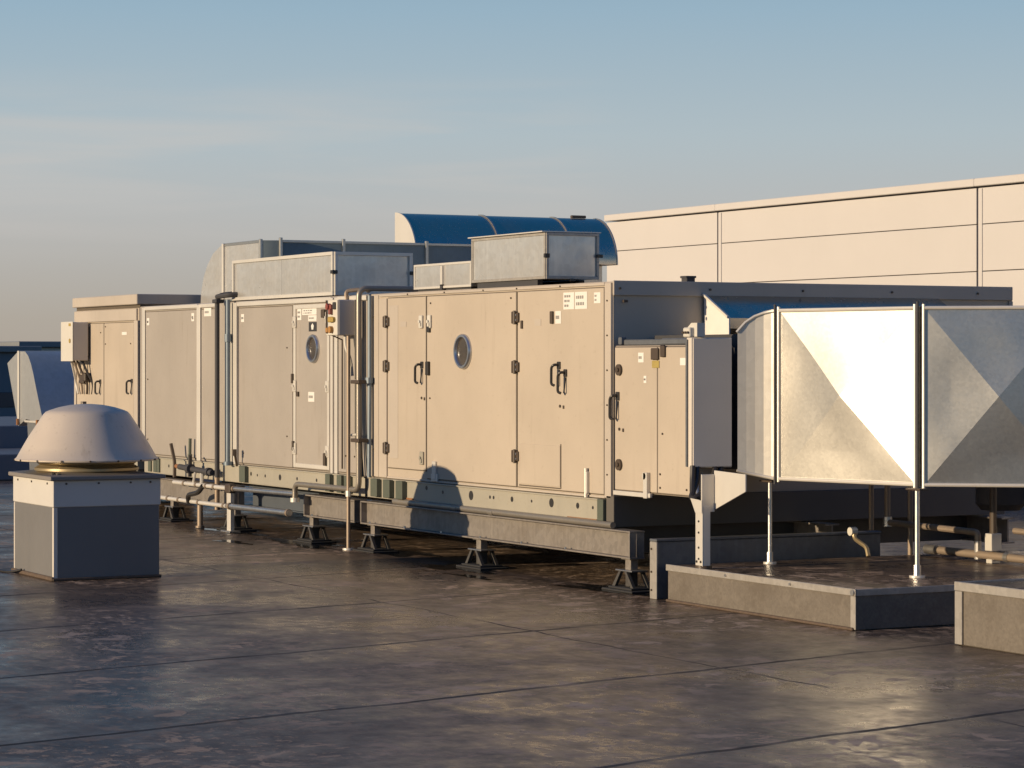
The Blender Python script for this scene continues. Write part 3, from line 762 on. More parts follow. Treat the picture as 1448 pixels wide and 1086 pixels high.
# ------------------------------------------------------------------ rooftop ductwork
def dent_box(q, x0, x1, y0, y1, z0, z1, pf=.02):
    # box whose faces carry shallow cross-break pyramids
    bm = q.bm
    c = [(x0,y0),(x1,y0),(x1,y1),(x0,y1)]
    lo = [bm.verts.new((x, y, z0)) for x, y in c]; hi = [bm.verts.new((x, y, z1)) for x, y in c]
    fs = [bm.faces.new(hi), bm.faces.new(lo[::-1])]
    for i in range(4):
        j = (i + 1) % 4
        mx = Vector((c[i][0] + c[j][0], c[i][1] + c[j][1], z0 + z1)) / 2
        n = Vector((c[j][1] - c[i][1], -(c[j][0] - c[i][0]), 0)).normalized()
        m_ = bm.verts.new(mx + n * pf)
        ring = [lo[i], lo[j], hi[j], hi[i]]
        for k in range(4): fs.append(bm.faces.new((ring[k], ring[(k + 1) % 4], m_)))
    return q
def edge_frame(q, x0, x1, y0, y1, z0, z1, w=.045, p=.012, faces='yx'):
    if 'y' in faces:
        q.box(x0, x1, y0 - p, y0 + .01, z1 - w, z1, .003); q.box(x0, x1, y0 - p, y0 + .01, z0, z0 + w, .003)
        q.box(x0, x0 + w, y0 - p, y0 + .01, z0 + w, z1 - w, .003); q.box(x1 - w, x1 - .0, y0 - p, y0 + .01, z0 + w, z1 - w, .003)
    if 'x' in faces:
        q.box(x1 - .01, x1 + p, y0, y1, z1 - w, z1 - .002, .003); q.box(x1 - .01, x1 + p, y0, y1, z0, z0 + w, .003)
        q.box(x1 - .01, x1 + p, y0 + .0, y0 + w, z0 + w, z1 - w, .003); q.box(x1 - .01, x1 + p, y1 - w, y1, z0 + w, z1 - w, .003)
ra = thing('rooftop_duct', 'wide galvanised box duct on top of the grey porthole module', 'duct', (-9.8, .6, 3.525))
q = MB(); dent_box(q, -11.73, -9.84, .03, 1.25, 3.545, 4.15, .025); dent_box(q, -9.835, -7.93, .03, 1.25, 3.545, 4.15, .025); q.build('duct_wall', M['boxduct'], ra)
q = MB(); edge_frame(q, -11.74, -7.92, .03, 1.25, 3.535, 4.155, .05, .03, 'yx'); q.build('corner_flange', M['frame'], ra)
q = MB(); q.box(-7.93, -7.86, -.03, .06, 3.84, 3.89, .006); q.box(-7.9, -7.86, 1.2, 1.3, 3.84, 3.89, .006); q.build('cleat', M['black'], ra)
rb = thing('rooftop_duct', 'tall galvanised box duct on rails above the beige porthole door', 'duct', (-2.6, .4, 3.525))
q = MB(); dent_box(q, -3.60, -1.66, .03, .76, 3.60, 4.15, .02); q.build('duct_wall', M['boxduct'], rb)
q = MB(); edge_frame(q, -3.61, -1.65, .03, .76, 3.595, 4.155, .035, .014, 'yx'); q.build('corner_flange', M['curbtrim'], rb)
q = MB(); q.box(-3.5, -1.9, .05, .12, 3.521, 3.594, 0); q.box(-3.5, -1.9, .62, .7, 3.521, 3.594, 0); q.build('rail', M['lag'], rb)
q = MB(); q.box(-3.62, -1.64, -.03, .79, 4.157, 4.172, .003); q.build('lid', M['frame'], rb)
q = MB(); q.box(-1.66, -1.62, .0, .07, 3.85, 3.9, .004); q.box(-1.66, -1.61, .72, .8, 3.86, 3.9, .004); q.box(-1.66,-1.62,.35,.42,3.57,3.6,.004); q.build('cleat', M['black'], rb)
rc = thing('rooftop_duct', 'low galvanised box duct joined to the left of the tall one', 'duct', (-4.5, .4, 3.525))
q = MB(); dent_box(q, -5.29, -4.45, .03, .76, 3.555, 3.87, .018); dent_box(q, -4.445, -3.63, .03, .76, 3.555, 3.87, .018); q.build('duct_wall', M['boxduct'], rc)
q = MB(); edge_frame(q, -5.30, -3.625, .03, .76, 3.55, 3.878, .03, .012, 'y'); q.box(-4.47, -4.42, .0, .04, 3.58, 3.84, .003); q.build('corner_flange', M['frame'], rc)
q = MB(); q.box(-5.25, -3.7, .06, .12, 3.521, 3.549, 0); q.box(-4.48,-4.42,-.0,.05,3.53,3.6,.002); q.build('rail', M['lag'], rc)

# dark duct run behind with an elbow down into the roof
de = thing('elbow_duct', 'long galvanised duct behind the roof boxes with a curved elbow at its left end', 'duct', (-14, 2, 3.525))
prof = [(-15.68, 3.525), (-15.66, 3.75), (-15.55, 4.0), (-15.36, 4.22), (-15.1, 4.40), (-14.75, 4.52), (-14.62, 4.535), (-14.62, 3.525)]
q = MB(); q.prism(prof, 'y', 1.0, 2.0); q.build('elbow', M['boxduct'], de, sharp=40)
q = MB(); q.box(-14.615, -14.55, .96, 2.05, 3.53, 4.55, .006); q.build('joint_flange', M['frame'], de)
q = MB()
bm = q.bm
pl = [(-14.545, 1.0), (-12.98, 1.0), (-12.88, 1.22), (-12.88, 6.1), (-14.0, 6.1), (-14.0, 2.0), (-14.545, 2.0)]
q.prism(pl, 'z', 3.6, 4.54); q.build('duct_wall', M['ductshade'], de); q = MB(); q.box(-14.54, -13.03, .988, .999, 3.62, 4.50, .002); q.build('sunlit_face', M['boxduct'], de)  # run coloured as shaded; pale plate laid on for its sunlit face
q = MB()
for y in (1.26, 2.36, 3.86, 5.4): q.box(-12.885, -12.835, y, y + .05, 3.6, 4.585, .004); 
q.box(-13.02, -12.97, .97, 1.02, 3.6, 4.56, .004)
q.box(-14.545, -12.98, .985, 1.01, 4.50, 4.55, .003); q.box(-12.885, -12.855, 1.32, 6.1, 4.51, 4.55, .003)
q.build('joint_flange', M['duct'], de)

# curved hood behind
hd = thing('curved_hood', 'quarter-round blue-reflecting steel hood high behind the box ducts', 'duct', (-15.2, 6.5, 0))
hx, rr, hz = -15.62, .86, 4.34
prof = [(hx + rr * math.cos(R(90 - 90 * k / 20)), hz + rr * math.sin(R(90 - 90 * k / 20))) for k in range(21)] + [(hx, hz)]
ya, yb = 4.62, 8.62
q = MB(); q.prism(prof, 'y', ya + .012, yb - .012); q.build('heel_sheet', M['hoodsteel'], hd, sharp=50)
def grown(g): return [(hx + (rr + g) * math.cos(R(90 - 90 * k / 20)), hz + (rr + g) * math.sin(R(90 - 90 * k / 20))) for k in range(21)]
q = MB(); q.prism(grown(.012) + [(hx + rr + .012, hz - .01), (hx, hz - .01)], 'y', ya - .012, ya + .01); q.build('end_cheek', M['frame'], hd, sharp=50)
q = MB(); q.prism(grown(.012) + [(hx + rr + .012, hz - .01), (hx, hz - .01)], 'y', yb - .01, yb + .012); q.build('end_cheek', M['duct'], hd, sharp=50)
q = MB()
for y in (6.25, 7.7):
    g = grown(.02); i_ = grown(.002)[::-1]
    q.prism(g + i_, 'y', y, y + .03)
q.build('seam_band', M['duct'], hd, sharp=50)
q = MB(); q.box(hx + .01, hx + .35, ya + .02, yb - .02, .001, hz - .01, 0); q.build('riser', M['duct'], hd)
q = MB(); q.box(hx + .05, hx + .12, 8.1, 8.4, hz + rr, hz + rr + .05, .01); q.build('lifting_lug', M['brown'], hd)

q = MB(); q.box(-.16, -.04, 1.02, 1.14, 3.522, 3.59, .008); q.box(-.17, -.03, 1.01, 1.15, 3.575, 3.60, .004)
tag(q.build('roof_vent', M['lag']), 'tiny dark vent cap on the roof edge above the shaded end wall', 'vent')

# left gooseneck duct
gn = thing('gooseneck_duct', 'leaning galvanised gooseneck duct behind the mushroom fan', 'duct', (-22, .4, 0))
cur = [(-22.75, 2.79), (-22.32, 2.785), (-22.12, 2.70), (-21.95, 2.55), (-21.80, 2.36), (-21.66, 2.14), (-21.5, 1.90), (-21.16, 1.42)]
q = MB(); q.prism([(-23.45, 2.56), (-22.75, 2.79)] + cur[1:] + [(-21.42, 1.46), (-22.25, 1.50), (-22.74, 1.36)], 'y', 0, .86); q.build('elbow', M['dullduct'], gn, sharp=28)
q = MB(); q.box(-22.72, -22.64, -.03, .88, 1.42, 2.80, .006); q.build('joint_flange', M['frame'], gn)
q = MB(); q.prism([(-22.25, 1.47), (-21.4, 1.43), (-21.1, .0), (-22.0, .0)], 'y', .02, .84); q.build('lower_duct', M['duct'], gn)
q = MB(); q.box(-22.3, -21.36, -.02, .88, 1.44, 1.48, .004); q.build('joint_flange', M['frame'], gn)
q = MB(); q.tube([(-22.66, -.04, 1.38), (-22.66, -.04, 1.5)], .03, 8); q.box(-21.5,-21.42,-.05,0,1.4,1.5,.004); q.build('bolt', M['rust'], gn)
q = MB(); g0 = [(x + .03, z) for x, z in cur[1:]]; q.prism([(x, z) for x, z in cur[1:]] + g0[::-1], 'y', .83, .9); q.build('seam_edge', M['lag'], gn, sharp=28)
# weather hood on the left end of the tan cabinet
q = MB(); q.prism([(-19.32, 2.95), (-20.15, 2.62), (-20.15, 2.55), (-19.32, 2.55)], 'y', .5, 2.5)
tag(q.build('weather_hood', M['boxduct']), 'grey sloping weather hood on the left end of the tan cabinet, behind the junction box', 'weather hood')
q = MB(); q.box(-20.6, -19.32, 1.1, 2.3, .1, 2.5, .02)
tag(q.build('intake_duct', M['lag']), 'black intake duct in the gap left of the tan cabinet', 'duct')

# ------------------------------------------------------------------ mushroom fan
fx0, fx1, fy0, fy1 = -5.47, -3.906, -5.37, -4.05
fc = (-4.69, -4.70)
fan = thing('roof_fan', 'mushroom roof fan with a pale domed cowl on a dark boxed curb', 'roof fan', (fc[0], fc[1], 0))
q = MB(); q.box(fx0, fx1, fy0, fy1, .002, .878, .008); q.build('curb_skirt', M['fanskirt'], fan)
q = MB(); q.box(fx0 - .012, fx1 + .012, fy0 - .012, fy1 + .012, .872, 1.19, .008); q.build('collar_band', M['fanband'], fan)
q = MB()
q.box(fx0 - .06, fx1 + .06, fy0 - .06, fy1 + .06, 1.19, 1.24, .008)
bm = q.bm
A = [(fx0 - .05, fy0 - .05), (fx1 + .05, fy0 - .05), (fx1 + .05, fy1 + .05), (fx0 - .05, fy1 + .05)]
lo = [bm.verts.new((x, y, 1.239)) for x, y in A]; hi = [bm.verts.new((fc[0] + (x - fc[0]) * .6, fc[1] + (y - fc[1]) * .62, 1.275)) for x, y in A]
for i in range(4): bm.faces.new((lo[i], lo[(i + 1) % 4], hi[(i + 1) % 4], hi[i]))
bm.faces.new(hi)
q.build('cap_plate', M['fancap'], fan)
q = MB(); q.lathe([(.58, 1.25), (.63, 1.28), (.63, 1.31), (.57, 1.345), (.60, 1.37), (.60, 1.385), (.52, 1.385), (.52, 1.25)], (fc[0], fc[1], 0), 64); q.build('throat_ring', M['brass'], fan)
q = MB(); q.lathe([(.84, 1.395), (.865, 1.40), (.868, 1.418), (.846, 1.432), (.775, 1.56), (.70, 1.69), (.60, 1.84), (.525, 1.955), (.495, 1.987), (.45, 2.007), (.34, 2.042), (.20, 2.07), (.06, 2.082), (0, 2.083)], (fc[0], fc[1], 0), 96)
q.lathe([(.84, 1.396), (.70, 1.50), (.30, 1.7), (0, 1.7)], (fc[0], fc[1], 0), 64)
q.build('cowl', M['fanwhite'], fan, sharp=60)
q = MB()
for k in range(16):
    a = 2 * math.pi * (k + .3) / 16; q.cyl((fc[0] + .85*math.cos(a), fc[1] + .85*math.sin(a), 1.41), (fc[0] + .878*math.cos(a), fc[1] + .878*math.sin(a), 1.41), .012, 8)
q.build('rivet', M['brown'], fan)
q = MB(); q.lathe([(.50, 1.30), (.505, 1.345), (.50, 1.39)], (fc[0], fc[1], 0), 48); q.build('bird_guard', M['lag'], fan)
q = MB()
for y in (fy0 + .15, fy0 + .55, fy0 + .95, fy1 - .12): q.cyl((fx1 + .010, y, 1.15), (fx1 + .022, y, 1.15), .013, 8)
for x in (fx0 + .2, fx0 + .75, fx1 - .2): q.cyl((x, fy0 - .022, 1.15), (x, fy0 - .010, 1.15), .013, 8)
q.build('screw', M['brown'], fan)
q = MB(); q.cyl((fc[0] - .12, fc[1], 2.07), (fc[0] - .12, fc[1], 2.11), .035, 10); q.build('lifting_eye', M['brown'], fan)
q = MB(); q.box(fx1 - .045, fx1 + .004, fy0 - .004, fy0 + .045, .004, .868, .003); q.box(fx0 - .004, fx0 + .03, fy0 - .005, fy0 + .03, .004, .868, .003); q.build('corner_trim', M['cabinet'], fan)
q = MB(); q.cyl((fx1 - .2, fy0 + .06, 1.24), (fx1 - .2, fy0 + .06, 1.275), .03, 8); q.cyl((fx1 - .12, fy0 + .1, 1.24), (fx1 - .12, fy0 + .1, 1.27), .03, 8); q.build('bolt', M['black'], fan)
q = MB(); q.box(fx0 - .03, fx1 + .02, fy0 - .035, fy0 - .001, .001, .05, .01); q.box(fx1 + .001, fx1 + .03, fy0 - .02, fy1 + .02, .001, .035, .008); q.build('base_sealant', M['sealant'], fan)
q = MB(); q.tube([(fx0 - 3.0, fy0 - .1, .014), (fx0 - 1.2, fy0 - .25, .014), (fx0 + .2, fy0 - .12, .014), (fx0 + .42, fy0 - .04, .06)], .014, 6, .2)
tag(q.build('cable', M['black']), 'black cable trailing across the roof to the foot of the mushroom fan', 'cable')

# ------------------------------------------------------------------ supply duct on the right
sd = thing('supply_duct', 'big bright galvanised duct with cross-broken faces sweeping out of the end wall', 'duct', (2.5, 1.5, 1.3))
FP = [(1.95, .446, 2.94, 1.394), (1.985, .535, 3.045, 1.372), (2.03, .62, 3.11, 1.352), (2.085, .695, 3.146, 1.334), (2.15, .75, 3.165, 1.32), (2.205, .785, 3.172, 1.312)]
BP = [(f[0], 2.3) for f in FP]
q = MB(); bm = q.bm
rings = [[bm.verts.new((f[0], f[1], f[3])), bm.verts.new((f[0], f[1], f[2])), bm.verts.new((g[0], g[1], f[2])), bm.verts.new((g[0], g[1], f[3]))] for f, g in zip(FP, BP)]
fs = []
for a, c_ in zip(rings, rings[1:]):
    for k in range(4): fs.append(bm.faces.new((a[k], c_[k], c_[(k + 1) % 4], a[(k + 1) % 4])))
fs.append(bm.faces.new(rings[0])); fs.append(bm.faces.new(rings[-1][::-1]))
bmesh.ops.recalc_face_normals(bm, faces=fs)
q.build('elbow', galv('elbow_galvanised', (.62,.59,.53), .42, .3, .04, .2, .006, 1.5), sd, sharp=6)
q = MB()
for (a, c_) in zip(FP, FP[1:]):
    pass
q.tube([(f[0], f[1] - .01, f[2] - .02) for f in FP], .016, 8); q.tube([(f[0], f[1] - .01, f[3] + .02) for f in FP], .016, 8)
q.build('edge_seam', M['frame'], sd)
def seg(parent, p0, p1, z0, z1, depth, pf):
    p0, p1 = Vector((*p0, 0)), Vector((*p1, 0)); t_ = (p1 - p0).normalized(); n = Vector((t_.y, -t_.x, 0))
    q = MB(); bm = q.bm
    P = lambda s_, d_, z: p0 + t_ * s_ - n * d_ + Vector((0, 0, z))
    L = (p1 - p0).length
    w = .045
    # face with cross-break: flat border then pyramid
    def quad(a, c_, e, f): return bm.faces.new([bm.verts.new(v) for v in (a, c_, e, f)])
    o_ = [P(0,0,z0), P(L,0,z0), P(L,0,z1), P(0,0,z1)]
    i_ = [P(w,0,z0+w), P(L-w,0,z0+w), P(L-w,0,z1-w), P(w,0,z1-w)]
    for k in range(4): quad(o_[k], o_[(k+1)%4], i_[(k+1)%4], i_[k])
    N = 64; g = []
    rnd = random.Random(int(L * 1000)); ph = [rnd.uniform(0, 6.28) for _ in range(6)]
    for iy in range(N + 1):
        row = []
        for ix in range(N + 1):
            a_, b_ = 2*ix/N - 1, 2*iy/N - 1
            m_ = max(abs(a_), abs(b_)); e_ = 1 - m_
            h_ = pf * e_ * (1 + .12*e_)
            h_ += (.0055*math.sin(3.1*a_ + 1.7*b_ + ph[0]) + (.0045)*math.sin(-2.2*a_ + 4.3*b_ + ph[1]) + .0015*math.sin(6.3*a_ + 3*b_ + ph[2])) * min(1, e_*3)
            row.append(bm.verts.new(P(w + (L - 2*w)*ix/N, -h_, z0 + w + (z1 - z0 - 2*w)*iy/N)))
        g.append(row)
    for iy in range(N):
        for ix in range(N):
            a4 = [g[iy][ix], g[iy][ix+1], g[iy+1][ix+1], g[iy+1][ix]]
            if ix == iy or ix + iy != N - 1:
                if (ix < N/2) == (iy < N/2): bm.faces.new((a4[0], a4[1], a4[2])); bm.faces.new((a4[0], a4[2], a4[3]))
                else: bm.faces.new((a4[0], a4[1], a4[3])); bm.faces.new((a4[1], a4[2], a4[3]))
            else: bm.faces.new((a4[0], a4[1], a4[3])); bm.faces.new((a4[1], a4[2], a4[3]))
    k_ = [P(0,depth,z0), P(L,depth,z0), P(L,depth,z1), P(0,depth,z1)]
    quad(o_[3], o_[2], k_[2], k_[3]); quad(o_[0], k_[0], k_[1], o_[1]); quad(k_[3], k_[2], k_[1], k_[0]); quad(o_[0], o_[3], k_[3], k_[0]); quad(o_[1], k_[1], k_[2], o_[2])
    bmesh.ops.remove_doubles(bm, verts=bm.verts, dist=.0005)
    bmesh.ops.recalc_face_normals(bm, faces=bm.faces)
    s1 = q.build('duct_segment', M['duct'], parent, sharp=3.2)
    def bar(a, c_, r_=.018):
        qq.tube([a, c_], r_, 8)
    qq = MB()
    bar(P(.02,-.01,z1-.02), P(L-.02,-.01,z1-.02), .02); bar(P(.02,-.01,z0+.02), P(L-.02,-.01,z0+.02), .02)
    qq.build('edge_seam', M['frame'], s1)
    qq = MB()
    for s_ in (.018, L - .018):
        bar(P(s_, -.012, z0 - .015), P(s_, -.012, z1 + .02), .017)
    qq.build('end_flange', M['frame'], s1)
    return s1
a1 = R(15); p1 = (2.225, .79); L1 = 1.90; p2 = (p1[0] + L1*math.cos(a1), p1[1] + L1*math.sin(a1))
seg(sd, p1, p2, 1.31, 3.174, 1.3, .085)
an = R(52); p3 = (p2[0] + .045, p2[1] + .03); p4 = (p3[0] + 1.56*math.cos(an), p3[1] + 1.56*math.sin(an))
seg(sd, p3, p4, 1.31, 3.174, 1.1, .085)
p5 = (p4[0] + .05*math.cos(an), p4[1] + .05*math.sin(an)); p6 = (p5[0] + 1.6*math.cos(an), p5[1] + 1.6*math.sin(an))
seg(sd, p5, p6, 1.31, 3.174, 1.1, .085)
q = MB(); q.cyl((2.208, .76, 1.27), (2.208, .76, 3.22), .014, 8); q.cyl((p2[0] + .024, p2[1] - .01, 1.27), (p2[0] + .024, p2[1] - .01, 3.22), .014, 8); q.build('gasket_joint', M['lag'], sd)
q = MB(); q.box(.075, 1.935, .52, 2.25, 1.42, 2.90, 0); q.build('flexible_boot', M['lag'], sd)

# weather hood over the duct on the end wall
wh = thing('weather_hood', 'sloping steel hood on the shaded end wall with one sunlit triangular cheek', 'weather hood', (.3, 3, 2.9))
q = MB(); q.prism([(.032, 3.37), (.55, 3.10), (.55, 2.98), (.032, 2.98)], 'y', 1.235, 4.6); q.build('hood_sheet', M['hoodsteel'], wh)
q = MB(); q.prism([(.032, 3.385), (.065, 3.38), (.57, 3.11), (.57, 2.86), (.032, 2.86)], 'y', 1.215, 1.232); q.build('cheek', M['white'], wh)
q = MB(); q.prism([(.032, 3.40), (.57, 3.125), (.57, 3.095), (.032, 3.37)], 'y', 1.19, 1.214); q.build('cheek_edge', M['cream'], wh)
q = MB(); q.box(.032, 1.0, 1.236, 4.6, 3.36, 3.365, 0)
q = MB(); q.prism([(-.55, 2.90), (-.1, 3.08), (.1, 3.08), (.1, 2.84), (-.55, 2.84)], 'y', -.2, -.1)
q.bm.free()

# cabinet on the right end of the access section
cc = thing('control_cabinet', 'tall shaded grey control cabinet on the right end of the access section', 'electrical box', (1.85, .15, 1.45))
q = MB(); q.prism([(1.765, -.09), (1.865, -.09), (1.925, .39), (1.765, .39)], 'z', 1.45, 2.86, .006); q.build('enclosure', M['cabinet'], cc)
q = MB(); q.prism([(1.869, -.075), (1.884, -.077), (1.941, .378), (1.926, .38)], 'z', 1.46, 2.85, .003); q.build('door', M['cabinet'], cc)
q = MB(); q.box(1.77, 1.80, -.11, -.091, 1.46, 2.84, .004); q.build('hinge_strip', M['upstand'], cc)
for k, (y0_, y1_) in enumerate(((-.04, .2), (.02, .12))):
    q = MB(); q.tube([(1.86, y0_ - .03, 1.47), (1.90, y0_ - .06, 1.30), (2.0, -.16 - .03*k, 1.13), (2.06, -.12 - .03*k, 1.13), (1.96, y1_, 1.30), (1.88, y1_ + .08, 1.47)], .032, 8, .1); q.build('cable', M['black'], cc)
q = MB(); q.tube([(1.8, .04, 1.47), (1.84, .0, 1.26), (1.95, -.06, 1.12)], .02, 8, .08); q.build('cable', M['pipe'], cc)
q = MB(); q.box(1.7, 1.84, -.10, .1, 2.865, 2.97, .012); q.prism([(1.62, 2.87), (1.70, 2.97), (1.78, 3.02), (1.9, 3.02), (1.9, 2.87)], 'y', -.04, .06); q.build('cable_gland', M['cream'], cc)
q = MB()
for k in range(3): q.cyl((1.72 + .05*k, -.12, 2.915), (1.72 + .05*k, -.10, 2.915), .014, 8)
q.build('screw', M['brown'], cc)

# ------------------------------------------------------------------ curbs and posts on the right
c1 = thing('roof_curb', 'long low roof platform with a sunlit front and membrane top under the duct', 'roof curb', (3.4, 1.6, 0))
q = MB(); q.box(1.70, 5.2, -.29, 5.4, .002, .355, .01); q.build('curb_body', M['curb'], c1)
q = MB(); q.box(1.69, 5.215, -.31, -.292, .335, .405, .006); q.box(5.202, 5.215, -.29, 5.4, .335, .40, .004); q.build('edge_trim', M['curbtrim'], c1)
q = MB(); q.box(1.69, 5.2, -.291, 5.4, .356, .392, .006); q.build('membrane_top', M['roof'], c1)
q = MB(); q.box(5.13, 5.214, -.306, -.293, .01, .334, .004); q.build('corner_trim', M['curbtrim'], c1)
q = MB()
for x in (2.9, 4.1): q.cyl((x, -.325, .37), (x, -.31, .37), .014, 8)
q.cyl((5.18, -.325, .37), (5.18, -.31, .37), .03, 10); q.build('screw', M['pipe'], c1)
q = MB(); q.box(1.72, 5.19, -.33, -.291, .001, .03, .008); q.build('base_sealant', M['sealant'], c1)
c3 = thing('roof_curb', 'taller roof curb cut off by the right edge of the photo', 'roof curb', (7.6, .4, 0))
q = MB(); q.box(6.66, 9.6, -.19, 1.9, .002, .53, .01); q.build('curb_body', M['curb'], c3)
q = MB(); q.box(6.64, 9.62, -.215, -.192, .50, .584, .006); q.box(6.64, 6.66, -.19, 1.9, .50, .58, .004); q.build('edge_trim', M['curbtrim'], c3)
q = MB(); q.box(6.66, 9.6, -.19, 1.9, .531, .565, .004); q.build('membrane_top', M['roof'], c3)
q = MB(); q.box(6.645, 6.75, -.212, -.193, .01, .498, .004); q.build('corner_trim', M['curbtrim'], c3)
up = thing('upstand_wall', 'thin dark metal upstand wall with a sunlit edge left of the roof platform', 'upstand', (1.4, 1.2, 0))
q = MB(); q.box(1.36, 1.46, -.27, 2.7, .002, .63, .006); q.build('panel', M['upstand'], up)
q = MB(); q.box(1.33, 1.48, -.30, 2.7, .632, .66, .006); q.build('coping', M['upstand'], up)
q = MB(); q.box(1.335, 1.475, -.30, -.272, .002, .630, .006); q.build('end_cap', M['curbtrim'], up)
screws(up, [(1.38, z) for z in (.1, .3, .55)], -.30, .012)

bp = thing('bracket_post', 'pale drilled steel post with a gusset bracket on the roof platform edge', 'post', (2.29, -.24, .4))
q = MB(); q.box(2.22, 2.36, -.26, -.246, .42, 1.06, .003); q.box(2.346, 2.36, -.246, -.16, .42, 1.06, .003); q.box(2.22, 2.234, -.246, -.16, .42, 1.06, .003); q.build('channel', M['frame'], bp)
q = MB()
for z in (.5, .62, .78, .9): q.cyl((2.29, -.268, z), (2.29, -.255, z), .012, 8)
for x in (2.25, 2.33): q.cyl((x, -.268, .47), (x, -.255, .47), .014, 8)
q.build('bolt_hole', M['black'], bp)
q = MB(); q.prism([(2.14, 1.14), (2.24, .99), (2.37, .99), (2.37, 1.12), (2.30, 1.13)], 'y', -.275, -.262); q.build('head_bracket', M['frame'], bp)
q = MB(); q.prism([(2.34, 1.02), (2.95, 1.24), (2.95, 1.42), (2.34, 1.44)], 'y', -.10, -.085); q.box(2.33, 2.35, -.26, -.1, 1.0, 1.4, .003); q.build('gusset', M['frame'], bp)
q = MB(); q.cyl((2.29, -.2, .397), (2.29, -.2, .43), .09, 14); q.build('foot_plate', M['brown'], bp)
def post(name, lb, x, y, z0, z1, r_, mat):
    t = thing(name, lb, 'post', (x, y, z0))
    q = MB(); q.tube([(x, y, z0 + .01), (x, y, z1)], r_, 12); q.build('tube', M[mat], t)
    q = MB(); q.cyl((x, y, z0), (x, y, z0 + .022), r_ * 3, 14); q.build('foot_plate', M['frame'], t)
    q = MB(); q.cyl((x, y, z0 + .02), (x, y, z0 + .13), r_ * 1.45, 8); q.build('socket', M['pipe'], t)
    q = MB(); q.box(x - .12, x + .12, y - .06, y + .06, z1, z1 + .02, .003); q.build('head_plate', M['brown'], t)
    return t
post('support_post', 'slim tubular post with a bright foot plate under the duct elbow', 2.05, .80, .393, 1.285, .024, 'pipe')
post('support_post', 'pale tubular post under the joint between the two big duct faces', 4.27, 1.13, .393, 1.285, .027, 'pipe')
post('support_post', 'dim tubular post deep in the shade left of the brass drain valve', 1.0, 2.9, .003, 1.3, .03, 'pipewarm')
post('support_post', 'dim tubular post deep in the shade at the pipe corner', 1.35, 3.2, .003, 1.3, .03, 'pipewarm')

# pipework in the shade below the duct
t = thing('pipe_loop', 'dark pipe loop running under the duct in the shade', 'pipe', (2, 3, .4))
q = MB(); q.tube([(1.18, 3.0, 1.25), (1.18, 3.0, .735), (2.86, 3.0, .715), (2.86, 3.0, .43)], .036, 10, .05); q.build('pipe_run', M['pipewarm'], t)
q = MB(); q.cyl((1.18, 3.0, .69), (1.18, 3.0, .80), .055, 10); q.cyl((2.86, 3.0, .42), (2.86, 3.0, .62), .042, 10); q.build('fitting', M['pipe'], t)
t = thing('floor_pipe', 'tan pipe with clamps lying low on the platform at the right', 'pipe', (3, 3, .4))
q = MB(); q.tube([(1.95, 3.0, .475), (4.6, 3.0, .47)], .046, 12); q.build('pipe_run', M['pipewarm'], t)
q = MB(); q.cyl((1.93, 3.0, .475), (2.15, 3.0, .475), .056, 12); q.cyl((3.35, 3.0, .473), (3.42, 3.0, .473), .055, 12); q.build('coupling', M['pipe'], t)
q = MB(); q.box(3.08, 3.18, 2.94, 3.06, .393, .44, .006); q.box(3.07, 3.19, 2.93, 3.07, .53, .72, .006); q.build('clamp', M['frame'], t)
q = MB(); q.tube([(3.13, 3.0, .7), (3.13, 3.0, 1.3)], .04, 10); q.build('hanger', M['brown'], t)
q = MB(); q.tube([(3.25, 3.2, .75), (4.8, 3.2, .73)], .036, 10)
tag(q.build('floor_pipe', M['pipewarm']), 'short tan pipe higher up behind the clamped pipe at the right edge', 'pipe')
t = thing('drain_valve', 'small brass drain valve hanging in the shade behind the pale post', 'valve', (1.6, 2.2, .42))
q = MB(); q.tube([(1.62, 2.2, .72), (1.66, 2.2, .60), (1.8, 2.18, .56), (1.92, 2.18, .52), (1.98, 2.16, .42)], .026, 8, .05); q.build('valve_body', M['brass'], t)
q = MB(); q.cyl((1.62, 2.16, .68), (1.62, 2.24, .68), .05, 10); q.build('wheel', M['cream'], t)
q = MB(); q.box(2.25, 3.4, 4.2, 5.2, .394, 1.55, .01); 
tag(q.build('plant_box', M['beige']), 'small beige plant box glimpsed behind the pipes at the right edge', 'plant box')
q = MB(); q.lathe([(.28, 1.3), (.28, 1.0), (.22, .93), (0, .93)], (2.5, 3.6, 0), 24)
tag(q.build('duct_drop', M['lag']), 'dark round duct drop above the clamped pipe at the right', 'duct')
# ------------------------------------------------------------------ world, sun, camera
w = bpy.data.worlds.new('World'); S.world = w; w.use_nodes = True
nt = w.node_tree; bg = nt.nodes['Background']
sky = nt.nodes.new('ShaderNodeTexSky'); sky.sky_type = 'NISHITA'; sky.sun_disc = False
SUN = Vector((.045, 1, -.184)).normalized()
el = math.asin(-SUN.z)
sky.sun_elevation = el
to = -SUN
sky.sun_rotation = math.atan2(to.x, to.y)
sky.air_density = 1.0; sky.dust_density = 1.5; sky.ozone_density = 1.5
